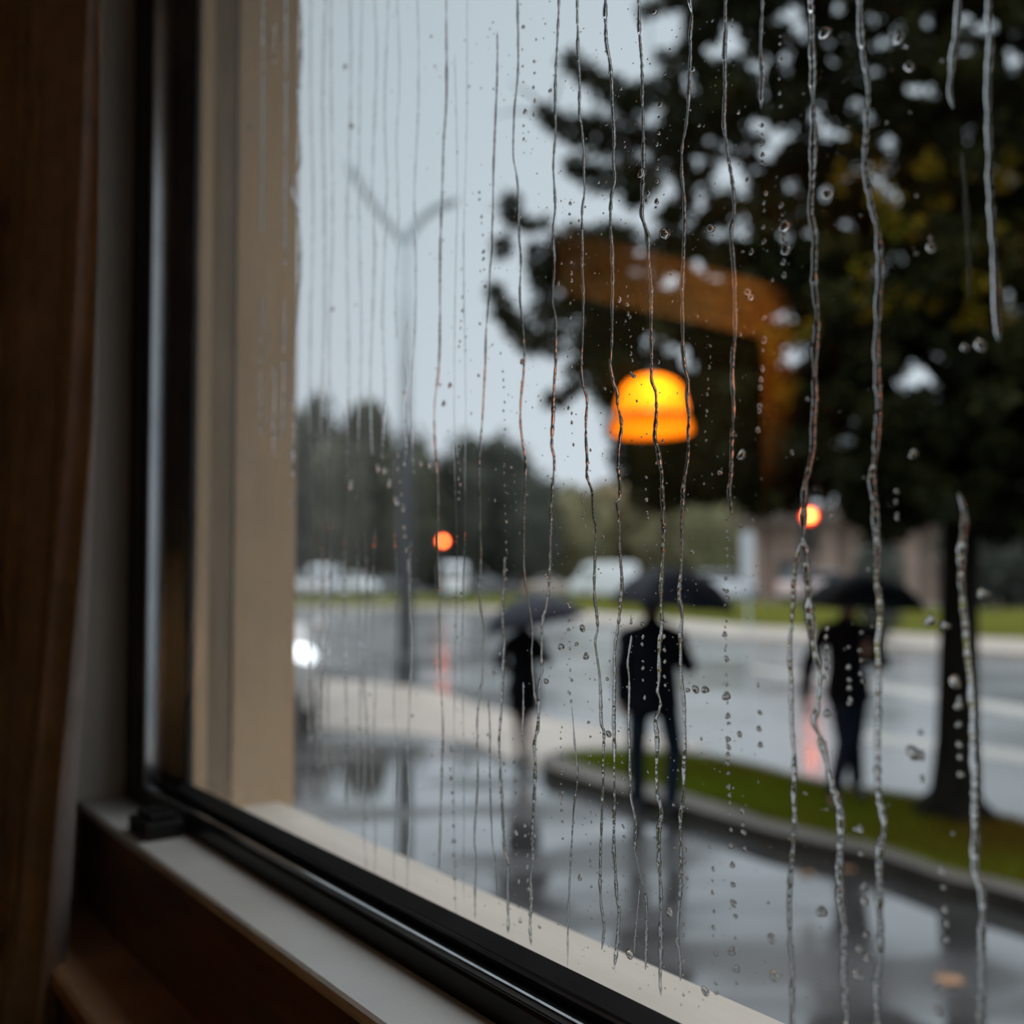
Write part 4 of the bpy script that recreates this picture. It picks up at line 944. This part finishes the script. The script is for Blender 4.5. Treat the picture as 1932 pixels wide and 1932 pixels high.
umbrella('umbrella', apB, hB, .10, 0.2, .53, .33, M['umb'], 'navy umbrella of the middle walker, held high to the right', )
# man on the right, on the grass, facing this way mid-stride
gc = on_ground(1602, 1513, ISL); sC = 1.66 / 1.75
PC = pose(elR=(.33, .0, 1.12), wrR=(.36, .03, .86), elL=(-.28, .03, 1.14), wrL=(-.10, .18, 1.20), gripL=(.1, .1, 1),
    shL=(-.20, 0, 1.385), shR=(.20, 0, 1.385), knR=(.06, .10, .50), anR=(.17, .15, .10), toeR=(.03, .12, -.05), knL=(-.04, .02, .50), anL=(-.12, -.16, .13), toeL=(-.02, .10, -.10), hipL=(-.09, 0, .92), hipR=(.09, 0, .92), chest=(.02, 0, 1.27))
person((gc.x, gc.y, ISL + .012), PI, 1.66, PC, 'person in a black jacket and dark blue jeans striding over the grass island', hem=.82, bulk=1.12)
oC = bpy.data.objects['person.002']
hC = to_world(oC, Vector(PC['wrL']) * sC + Vector((.012, -.02, .055)))
apC = at_depth(1630, 1081, gc.y)
umbrella('umbrella', apC, hC, .03, 0, .50, .29, M['umb_black'], 'black umbrella held level by the rightmost walker on the grass')
bpy.context.view_layer.update()

# fallen leaves
def fallen(px, py, size, label, z=.008, m='leaf_litter'):
    p = on_ground(px, py, z); bm = bmesh.new(); n = 9; a0 = rnd.uniform(0, 6); vs = []
    c0 = bm.verts.new((0, 0, .006))
    for k in range(n * 2):
        a = a0 + PI * k / n; r = size * (1 if k % 2 else .62) * (1 + .2 * math.cos(a - a0)); vs.append(bm.verts.new((r * math.cos(a), r * math.sin(a), .004 * math.sin(3 * a) + .004)))
    for k in range(2 * n): bm.faces.new((c0, vs[k], vs[(k + 1) % (2 * n)]))
    tube(bm, [(0, 0, .006), (math.cos(a0) * size * -1.6, math.sin(a0) * size * -1.6, .008)], .0025, 5)
    o = fin('fallen_leaf', bm, M[m], origin=None); o.location = p
    mo = o.modifiers.new('t', 'SOLIDIFY'); mo.thickness = .0012
    return setp(o, label, 'leaf')
fallen(1790, 1848, .075, 'large pale orange fallen leaf lying flat on the wet paving, nearest the window')
fallen(1600, 1640, .05, 'brown fallen leaf on the paving just off the kerb by the dark tree reflection')
fallen(1520, 1650, .05, 'small fallen leaf lying in the pink reflection on the paving')

# ================================================================ rain on the pane
def catmull(P, step):
    out = []
    for i in range(len(P) - 1):
        p0, p1, p2, p3 = P[max(i - 1, 0)], P[i], P[i + 1], P[min(i + 2, len(P) - 1)]
        L_ = math.hypot(p2[0] - p1[0], p2[1] - p1[1]); n = max(1, int(L_ / step))
        for j in range(n):
            t = j / n
            out.append([0.5 * ((2 * p1[d]) + (-p0[d] + p2[d]) * t + (2 * p0[d] - 5 * p1[d] + 4 * p2[d] - p3[d]) * t * t + (-p0[d] + 3 * p1[d] - 3 * p2[d] + p3[d]) * t ** 3) for d in (0, 1)])
    out.append(list(P[-1])); return out
RI = 0
def rivulet(pts, wpx, label, hgt=0.55, gaps_=0.0, wander=0.25, name='water_rivulet', cat='water streak', group='rain streaks on the pane'):
    """pts in photo pixels traced along the streak, carried onto the outer face of the pane"""
    global RI; RI += 1; seed = RI * 7.31
    if pts[0][1] < 0:      # streaks reaching the top edge of the photo begin further up the pane
        pts = [(pts[0][0] + 14 + rnd.uniform(-8, 8), -rnd.uniform(420, 900)), (pts[0][0] + 5 + rnd.uniform(-4, 4), -220)] + list(pts)
    Q = []
    for (x, y) in pts:
        u, z, t = on_pane(x, y, PANE_OUT); Q.append((u, min(z, ZT - .012 - .02 * len(Q))) if y < -100 else (u, z))
    Q = catmull(Q, 0.0010)
    # half width in metres on the pane: apparent width / foreshortening
    bm = bmesh.new(); prev = None; NS = 7
    rows = []; acc = 0
    for i, (u, z) in enumerate(Q):
        k = i / max(1, len(Q) - 1)
        px = pts[min(int(k * (len(pts) - 1)), len(pts) - 1)][0]; t = on_pane(px, 1000)[2]
        hw = wpx / 2 * t / FPX / .72
        n1 = noise.noise(Vector((z * 90, seed, 0))); n2 = noise.noise(Vector((z * 320, seed, 5))); n3 = noise.noise(Vector((z * 25, seed, 9)))
        du = hw * wander * (n1 * 1.6 + noise.noise(Vector((z * 40, seed, 3))) * 2.2)
        hw2 = hw * max(.25, 1 + .55 * n1 + .40 * n2 + .4 * n3)
        on = True
        if gaps_ > 0:
            g_ = noise.noise(Vector((z * 70, seed + 40, 1))) * .5 + .5
            edge = (g_ - gaps_) / .08
            if edge <= 0: on = False
            else: hw2 *= min(1, edge) ** .5
        e = min(i, len(Q) - 1 - i) * .5
        hw2 *= min(1, .15 + e * .25)
        rows.append((u + du, z, hw2, on))
    def ring(u, z, h):
        vs = []
        for j in range(NS):
            a = PI * j / (NS - 1); vs.append(bm.verts.new(W(u + math.cos(a) * h, PANE_OUT + math.sin(a) * h * hgt * 2 * .5 * 1.6, z)))
        return vs
    i = 0
    while i < len(rows):
        if not rows[i][3]: i += 1; continue
        j = i
        while j < len(rows) and rows[j][3]: j += 1
        if j - i >= 2:
            R_ = [ring(*rows[k][:3]) for k in range(i, j)]
            for a, b in zip(R_, R_[1:]):
                for q in range(NS): bm.faces.new((a[q], a[(q + 1) % NS], b[(q + 1) % NS], b[q]))
            bm.faces.new(R_[0]); bm.faces.new(R_[-1][::-1])
        i = j + 1
    if len(bm.verts) == 0: bm.free(); return
    o = fin(name, bm, M['water'], smooth=False)
    for p in o.data.polygons: p.use_smooth = len(p.vertices) == 4
    o.data.polygons.foreach_set('use_smooth', [len(p.vertices) == 4 and (max((p.normal.dot(N)), 0) > 0.02) for p in o.data.polygons])
    setp(o, label, cat, group)
R_ = rivulet
R_([(977,-30),(977,123),(970,211),(968,289),(977,352),(979,440),(982,493),(981,563),(988,633),(987,706),(982,760),(982,800),(986,835),(992,872),(990,921),(989,971),(989,1070),(997,1137),(1003,1176),(1004,1208),(1003,1236),(1007,1305),(1012,1330)], 3.4, 'water streak through the leftmost umbrella, joining a longer one at the coat hem', gaps_=.12)
R_([(1055,-30),(1051,70),(1047,158),(1047,246),(1044,317),(1047,387),(1042,440),(1046,493),(1041,563),(1047,598),(1048,660),(1046,706),(1043,772),(1041,839),(1045,872),(1040,955),(1038,1037),(1033,1130),(1025,1166),(1021,1222),(1022,1264),(1016,1305),(1015,1347),(1014,1375),(1008,1403),(1010,1445),(1007,1519),(1004,1587),(1005,1628),(1000,1656),(1002,1690),(1000,1741),(1002,1785)], 5.0, 'long unbroken water streak from the top edge past the leftmost walker\'s right side')
R_([(1088,-30),(1090,88),(1093,141),(1093,211),(1098,246),(1102,352),(1098,405),(1098,493),(1100,563),(1098,640),(1097,692),(1100,729),(1107,754),(1105,806),(1107,868),(1107,899),(1117,930),(1119,971),(1124,1001),(1122,1054),(1121,1110),(1127,1180),(1123,1213),(1131,1278),(1134,1361),(1139,1381),(1138,1431),(1137,1487),(1134,1570),(1132,1656),(1134,1707),(1139,1751),(1135,1792)], 4.6, 'long water streak passing just left of the amber lantern and over the white van')
R_([(1142,-30),(1142,70),(1151,123),(1155,193),(1158,264),(1157,299),(1160,334),(1153,370),(1151,422),(1155,475),(1155,563),(1153,660),(1151,686),(1157,723),(1164,739),(1165,764),(1172,795),(1170,826),(1167,847),(1166,878),(1169,909),(1169,938),(1163,948),(1168,982),(1169,1040),(1173,1110),(1166,1174),(1159,1222),(1160,1278),(1158,1347),(1159,1417),(1158,1523),(1158,1605),(1163,1687),(1168,1720),(1165,1769),(1158,1830)], 5.6, 'thick water streak crossing the left edge of the amber lantern and middle walker')
R_([(1204,-30),(1206,57),(1209,114),(1212,189),(1214,284),(1211,379),(1211,409),(1223,447),(1223,485),(1228,549),(1228,625),(1228,680),(1229,717),(1237,739),(1238,764),(1237,795),(1235,826),(1240,847),(1245,878),(1249,909),(1250,1040),(1246,1138),(1247,1180),(1243,1222),(1243,1278),(1240,1305),(1246,1328),(1237,1361),(1240,1389),(1239,1445),(1240,1501),(1247,1531),(1242,1576),(1246,1687),(1247,1769),(1245,1843),(1246,1880)], 6.0, 'thick water streak crossing the bright centre of the amber lantern')
R_([(1300,-30),(1304,30),(1302,76),(1300,152),(1295,227),(1287,273),(1286,322),(1290,379),(1291,436),(1287,530),(1288,644),(1291,692),(1297,723),(1296,754),(1300,785),(1298,820),(1297,857),(1290,913),(1288,940),(1286,1000),(1285,1060),(1281,1124),(1286,1157),(1283,1208),(1285,1278),(1290,1333),(1290,1389),(1290,1482),(1283,1543),(1285,1625),(1281,1707),(1277,1769),(1283,1810),(1283,1851)], 5.8, 'thick water streak along the right edge of the amber lantern')
R_([(1370,-30),(1367,76),(1367,170),(1365,227),(1372,284),(1382,349),(1384,398),(1378,436),(1384,493),(1386,549),(1386,625),(1381,700),(1384,775),(1381,806),(1379,888),(1375,930),(1380,971)], 6.4, 'water streak right of the amber lantern, ending above the white parked car')
R_([(1439,-30),(1435,83),(1437,140),(1437,205)], 6.0, 'short beaded water streak hanging from the top edge among the tree leaves', gaps_=.30)
R_([(1530,-30),(1532,76),(1533,208),(1535,284),(1530,341),(1528,398),(1535,447),(1537,568),(1539,644),(1536,709),(1536,764),(1534,833),(1526,880),(1518,915),(1514,957),(1514,1012)], 9.5, 'broad water streak running from the top edge down onto the right red signal')
R_([(1514,1012),(1505,1053),(1498,1089),(1495,1139),(1491,1221),(1491,1288),(1495,1370),(1498,1453),(1497,1500),(1499,1564),(1490,1666),(1490,1769),(1495,1850),(1495,1960)], 7.5, 'left branch of the forked water streak below the right red signal')
R_([(1516,1012),(1520,1053),(1523,1100),(1524,1129),(1531,1198),(1546,1271),(1543,1331),(1534,1364),(1548,1397),(1561,1446),(1577,1503),(1585,1540),(1583,1605),(1583,1666),(1591,1748),(1591,1830),(1597,1960)], 10.5, 'right branch of the forked water streak below the right red signal')
R_([(1619,-30),(1628,95),(1636,170),(1634,246),(1630,322),(1643,379),(1655,436),(1658,530),(1655,640),(1655,700),(1655,819),(1644,902),(1651,970),(1655,1026),(1653,1089),(1660,1139),(1657,1221),(1657,1304),(1655,1403),(1657,1486),(1665,1560),(1659,1613),(1659,1769),(1655,1850),(1655,1960)], 9.5, 'broad water streak down the right side of the striding walker and his umbrella')
R_([(1810,-30),(1802,68),(1795,121),(1791,170),(1799,205)], 8, 'short broad water streak from the top edge, ending in the upper right of the crown')
R_([(1814,284),(1821,360),(1829,492),(1829,568)], 4, 'faint water streak in the upper right, below the short broad one', hgt=.12)
R_([(1865,-30),(1869,76),(1863,152),(1865,246),(1867,322),(1872,417),(1878,568),(1884,644)], 7.5, 'rightmost broad water streak from the top edge')
R_([(1809,930),(1819,983),(1812,1056),(1816,1139),(1826,1221),(1832,1321),(1836,1403),(1839,1503),(1838,1562),(1839,1646),(1851,1687),(1851,1810),(1847,1960)], 10.5, 'very broad water streak running down over the dark tree trunk')
R_([(938,60),(938,130),(935,211),(930,352),(928,440),(923,528),(917,616),(916,657),(911,772),(906,839),(904,888),(906,1004),(907,1054),(904,1120),(911,1186),(909,1280),(905,1305),(900,1365),(901,1468),(896,1553),(895,1587),(898,1622),(896,1690),(896,1734)], 3.2, 'thin water streak left of the leftmost umbrella, wavering down to the stone ledge', gaps_=.08)
R_([(842,-30),(842,176),(836,281),(833,387),(830,493),(829,669),(819,772),(821,839),(826,921),(826,1037),(829,1170),(831,1280),(835,1380),(832,1500),(828,1640)], 3.6, 'thin water streak crossing the left red signal and its pink reflection', gaps_=.05)
R_([(952,1050),(948,1180),(952,1208),(949,1250),(945,1333),(942,1417),(947,1519),(951,1604),(958,1628),(958,1690),(958,1760)], 4.6, 'water streak starting in the leftmost umbrella and running left of the bare legs')
R_([(920,1308),(924,1375),(924,1451),(927,1553),(929,1594),(934,1622),(936,1690)], 2.8, 'short thin streak starting beside the skirt hem, left of the bare legs')
R_([(1079,1336),(1084,1403),(1088,1434),(1089,1465),(1082,1529),(1081,1553),(1077,1622),(1072,1724),(1070,1826)], 3.0, 'thin water streak crossing the left tip of the grass island', gaps_=.15)
R_([(1190,1160),(1190,1208),(1184,1250),(1187,1292),(1186,1361),(1188,1431),(1191,1502),(1199,1552),(1199,1605),(1212,1671),(1218,1695),(1219,1769),(1217,1830)], 4.6, 'beaded water streak down the left arm and leg of the middle walker', gaps_=.22)
R_([(1208,1668),(1204,1700),(1198,1769),(1197,1800)], 3.2, 'short side streak branching off below the middle walker\'s foot', gaps_=.2)
R_([(987,1286),(987,1347),(986,1398),(997,1437)], 2.8, 'short bright streak on the bare brown legs of the leftmost walker')
faint = ['faint vertical water streak, %s right of the stone reveal' % q for q in ('first', 'second', 'third', 'fourth', 'fifth')] + ['faint water streak ending above the far trees, left of the forked lamp post', 'faint water streak ending above the far trees, under the left lamp arm', 'short faint water streak in the sky, nearest left of the lamp post', 'short bright streak against the lamp post shaft at tree height', 'faint streak under the right lamp arm, ending in the tree tops', 'faint lower streak over the paving, second left of the lamp post', 'faint beaded streak just right of the lamp post foot', 'faint streak over the paving, nearest left of the lamp post foot', 'faint lower streak over the paving, third left of the lamp post', 'hair-thin streak just right of the left red signal', 'hair-thin streak second right of the left red signal']
for (x0, y0, x1, y1, wd, hg, gp_) in [(588,-30,585,1500,5,.10,0),(612,-30,606,1450,8,.06,0),(626,-30,620,1500,6,.07,0),(660,-30,650,1550,7,.06,0),(680,-30,676,1500,5,.10,0),(709,-30,700,860,5,.16,0),(730,-30,722,870,5,.12,0),(752,-30,748,640,4,.10,0),(768,600,764,880,5,.2,0),(790,-30,778,880,4,.2,.05),(705,1000,706,1660,4,.16,0),(776,1020,768,1740,4,.2,.1),(745,860,745,1700,3,.1,0),(690,1000,688,1640,5,.12,0),(860,100,858,1760,2.6,.1,.15),(880,-30,873,1700,2.6,.1,.2)]:
    hg *= .6; n_ = 7; R_([(x0 + (x1 - x0) * k / n_ + 3 * math.sin(k * 2.1 + x0), y0 + (y1 - y0) * k / n_) for k in range(n_ + 1)], wd, faint.pop(0), hgt=hg, gaps_=gp_, group='faint streaks on the misted pane')
for (x0, y0, y1, wd, gp_) in [(497,-30,440,6,.2),(494,560,820,6,.4),(520,-30,120,6,.4),(518,690,860,6,.3),(540,-30,500,6,.35),(536,560,830,6,.3)]:
    R_([(x0, y0), (x0 - 1, (y0 + y1) / 2), (x0 - 3, y1)], wd, ['left upper','left lower','middle upper','middle lower','right upper','right lower'][int(x0 > 505) * 2 + int(x0 > 530) * 2 + int(y0 > 0)] + ' one of the blurred beaded streaks over the tan stone reveal', hgt=.4, gaps_=gp_, group='beaded streaks over the stone reveal')
R_([(566,-30),(568,80),(562,200),(566,300),(552,350),(562,400),(566,500),(560,600),(556,700),(554,900)], 7, 'wavy water streak clinging along the outer edge of the tan stone reveal', hgt=.35)
# beads strung in vertical trails
drops = []   # (px, py, half height px, aspect)
def trail(x0, y0, x1, y1, n, r0, r1):
    r0 *= .85; r1 *= .8
    for k in range(n):
        t = (k + rnd.uniform(-.35, .35)) / n; drops.append((x0 + (x1 - x0) * t + rnd.uniform(-2, 2), y0 + (y1 - y0) * t, rnd.uniform(r0, r1), rnd.uniform(1.1, 2.0)))
for a in [(1183,540,1194,730,12,2.5,6),(1075,380,1080,860,22,2,5.5),(1098,930,1104,1010,5,3,5),(1340,650,1330,850,10,3,6),(1440,230,1434,330,5,4,7),(1440,640,1428,830,8,4,9),(1443,360,1440,470,5,4,8),(1243,200,1238,420,9,3,7),
          (864,840,868,960,8,3,5),(950,700,955,1130,24,2,4.5),(968,880,972,960,5,2,5),(748,860,776,1120,12,5,8),(872,560,865,700,7,2,4),(1372,980,1368,1240,14,3,6),(1368,1200,1375,1440,10,4,9),(1073,1150,1078,1340,10,2,5),
          (1058,1370,1060,1560,14,2,4.5),(1250,1170,1256,1320,6,3,7),(1212,1180,1214,1330,7,3,6),(1560,1190,1558,1290,6,5,8),(1601,1260,1604,1350,5,6,9),(1624,1200,1626,1310,5,4,7),(1570,950,1568,992,4,5,7),(1655,990,1656,1035,4,6,8),(1692,930,1690,1000,4,5,7),
          (968,1440,985,1900,14,3,8),(990,1560,1000,1750,8,3,7),(1285,1560,1300,1680,5,4,7),(1370,1400,1378,1560,8,4,7),(1380,1560,1392,1900,10,4,9),(1400,1530,1403,1620,4,5,8),(1345,1640,1350,1900,10,3,7),(1172,1420,1180,1700,10,2,5),(1112,1360,1116,1700,12,2,5),(1470,60,1474,240,6,3,6),
          (905,360,915,560,9,2,5),(985,60,990,300,8,2,6),(1010,80,1005,250,6,3,6),(1475,380,1478,540,6,4,9),(1285,1640,1290,1900,8,3,6),(1430,1300,1436,1440,4,5,10),(1735,1380,1740,1500,3,7,12),(1810,1330,1812,1500,5,7,9),(1778,1640,1786,1800,5,7,10),(1770,1880,1772,1930,2,8,14),(1620,1560,1640,1860,6,6,12),(1218,900,1222,1000,5,3,7),(858,1180,870,1250,4,3,6),(850,1420,862,1760,14,3,7),(900,1300,905,1420,4,2,4)]: trail(*a)
for _ in range(620):
    x = rnd.triangular(560, 1932, 1120) if rnd.random() < .8 else rnd.uniform(560, 1930); y = rnd.uniform(0, 1900)
    sz = min(8.5, rnd.lognormvariate(0.75, .55)) * (0.75 + .55 * max(0, (x - 1250) / 680))
    if x > 1450 and rnd.random() < .55: continue
    drops.append((x, y, sz, rnd.uniform(1.0, 1.9)))
for (x, y, r) in [(1312,1300,8),(1330,1301,8),(1297,1302,5),(1855,1120,11),(1755,1170,12),(1783,1180,9),(1722,1420,14),(1370,1313,9),(1395,1385,6),(1187,1800,9),(1380,1795,8),(1460,1840,10),(1330,1870,9),(1617,1840,10),(1622,1790,9),(1550,1720,11),(1800,1285,12),(1808,1330,9),(1262,1720,8),(1455,1770,9),(1030,1285,6),(1058,1220,7),(1105,1238,7),(1098,1185,7),(1210,325,10),(1253,440,12),(1340,430,9),(1480,425,12),(1481,470,11),(1555,60,13),(1694,70,12),(1714,125,11),(1410,550,8),(1416,560,7),(1398,857,10),(1562,1345,9),(660,915,9),(724,886,8),(733,912,8),(745,944,9),(711,883,8),(793,873,6),(809,875,7),(1755,466,10),(1560,366,10),(1820,655,8),(1848,650,12),(650,125,5),(627,583,4),(480,78,5),(470,240,5),(548,757,7),(553,784,6),(505,790,6),(520,823,5),(545,855,6),(548,950,6)]: drops.append((x, y, r, 1.35))

def drop_mesh(bm, u, z, hh, asp, t, seed):
    """half-ellipsoid bead, a little heavier at the bottom"""
    hv = hh * t / FPX; hu = hv / asp / .72 * 1.0; nr, ns = 4, 12; rings = []
    hgt = min(hu, hv) * .85
    for i in range(nr):
        f = i / nr; r = math.cos(f * PI / 2); wz = math.sin(f * PI / 2) * hgt; row = []
        for k in range(ns):
            a = 2 * PI * k / ns; wob = 1 + .14 * math.sin(2 * a + seed) + .08 * math.sin(3 * a + seed * 2.7)
            cu = math.cos(a) * hu * r * wob * (1 - .22 * math.sin(a)); cz = math.sin(a) * hv * r * wob
            row.append(bm.verts.new(W(u + cu, PANE_OUT + wz, z + cz - f * hv * .12)))
        rings.append(row)
    top_ = bm.verts.new(W(u, PANE_OUT + hgt, z - hv * .12)); base_ = bm.faces.new(rings[0][::-1]); base_.smooth = False
    for a, b in zip(rings, rings[1:]):
        for k in range(ns): bm.faces.new((a[k], a[(k + 1) % ns], b[(k + 1) % ns], b[k])).smooth = True
    for k in range(ns): bm.faces.new((rings[-1][k], rings[-1][(k + 1) % ns], top_)).smooth = True
# remove drops falling outside the pane, order by size
ok = []
for (x, y, r, a) in drops:
    u, z, t = on_pane(x, y, PANE_OUT)
    if z < ZB + .012 or u > UL - .01: continue
    ok.append((r, x, y, a, u, z, t))
ok.sort(key=lambda d: -d[0])
LM = [(1230,765,'amber lantern'),(836,1021,'left red signal'),(1526,972,'right red signal'),(765,430,'fork of the lamp post'),(765,700,'upper lamp post'),(765,1240,'foot of the lamp post'),(995,1150,'leftmost umbrella'),
 (1270,1100,'middle umbrella'),(1630,1110,'right-hand umbrella'),(988,1255,'leftmost walker\'s coat'),(985,1390,'bare brown legs'),(1228,1250,'middle walker\'s jacket'),(1240,1430,'middle walker\'s jeans'),(1605,1240,'striding walker\'s jacket'),(1605,1430,'striding walker\'s jeans'),
 (1810,1150,'upper tree trunk'),(1800,1400,'lower tree trunk'),(1070,1430,'tip of the grass island'),(1430,1500,'middle of the grass island'),(860,1090,'white boxy van'),(1140,1080,'side-on white van'),(836,1240,'left pink reflection'),(1530,1400,'right pink reflection'),
 (1060,120,'topmost leaf tuft'),(950,400,'middle leaf tuft'),(930,570,'lowest leaf tuft'),(1070,850,'sky wedge below the leaves'),(1790,1848,'pale orange fallen leaf'),(1300,530,'orange band'),(1490,800,'brown upright band'),(1410,1040,'pale grey sign'),
 (985,1650,'leftmost walker\'s dark reflection'),(1230,1700,'middle walker\'s dark reflection'),(1420,1700,'open wet paving'),(1600,1750,'striding walker\'s dark reflection'),(1790,1650,'kerb right of the trunk'),(1400,1300,'open road among the right walkers'),(1110,1280,'open road among the left walkers'),(640,1050,'parked vehicles on the left'),(500,700,'tan stone reveal'),(700,1500,'wet paving beside the reveal'),(850,1650,'stone ledge in the centre'),(1180,1850,'near end of the stone ledge'),(1500,200,'upper crown of the tree'),(1750,450,'right side of the crown'),(930,850,'dark far trees')]
ORD = ['topmost', 'second', 'third', 'fourth', 'fifth', 'sixth', 'seventh', 'eighth', 'ninth', 'tenth', 'eleventh', 'twelfth', 'thirteenth', 'fourteenth', 'fifteenth', 'sixteenth', 'seventeenth', 'eighteenth', 'nineteenth', 'twentieth']
info = {}
for i, (r, x, y, a, u, z, t) in enumerate(ok[:296]):
    lx, ly, nm = min(LM, key=lambda q: (q[0] - x) ** 2 + (q[1] - y) ** 2); dx, dy = x - lx, y - ly
    rel = ('left of' if dx < 0 else 'right of') if abs(dx) > abs(dy) else ('above' if dy < 0 else 'below')
    if dx * dx + dy * dy < 22 ** 2: rel = 'over'
    desc = '%s %s raindrop %s the %s' % ('large' if r > 8 else 'small' if r > 5 else 'tiny', 'round' if a < 1.35 else 'elongated', rel, nm)
    info.setdefault(desc, []).append((y, i)); 
labs = {}
for d_, L_ in info.items():
    L_.sort()
    for k, (_, i) in enumerate(L_): labs[i] = (d_ if len(L_) == 1 else d_ + (', topmost of several' if k == 0 else ', %s from the top' % ORD[min(k, 19)]), d_.split(' the ', 1)[1])
for i, (r, x, y, a, u, z, t) in enumerate(ok[:296]):
    bm = bmesh.new(); drop_mesh(bm, u, z, r, a, t, i * 1.7)
    bmesh.ops.recalc_face_normals(bm, faces=bm.faces)
    me = bpy.data.meshes.new('raindrop'); bm.to_mesh(me); bm.free()
    o = link('raindrop', me, M['water'], origin=W(u, PANE_OUT, z))
    setp(o, labs[i][0], 'raindrop', 'raindrops by the ' + labs[i][1])
bm = bmesh.new()
for i, (r, x, y, a, u, z, t) in enumerate(ok[296:]): drop_mesh(bm, u, z, r, a, t, i * 2.3)
for _ in range(900):    # the finest spray
    x = rnd.triangular(700, 1700, 1120); y = rnd.uniform(0, 1900); u, z, t = on_pane(x, y, PANE_OUT)
    if z > ZB + .01: drop_mesh(bm, u, z, rnd.uniform(.8, 1.7), 1.2, t, x)
bmesh.ops.recalc_face_normals(bm, faces=bm.faces)
me = bpy.data.meshes.new('fine_spray'); bm.to_mesh(me); bm.free()
o = link('fine_spray', me, M['water']); setp(o, 'fine spray of tiny water specks scattered over the pane', 'water spray', kind='stuff')
# beads standing on the stone ledge
bm = bmesh.new()
for _ in range(500):
    u = rnd.uniform(-.4, 1.45); w_ = rnd.uniform(.02, .146); r = rnd.uniform(.0008, .0030); zz = -0.335 - 0.021 * w_ / .150
    ell(bm, W(u, w_, zz), (r * 1.3, r, r * .5), 1)
o = fin('ledge_beads', bm, M['water'], smooth=True); setp(o, 'fine water beads sprinkled over the pale stone ledge outside', 'water spray', kind='stuff')
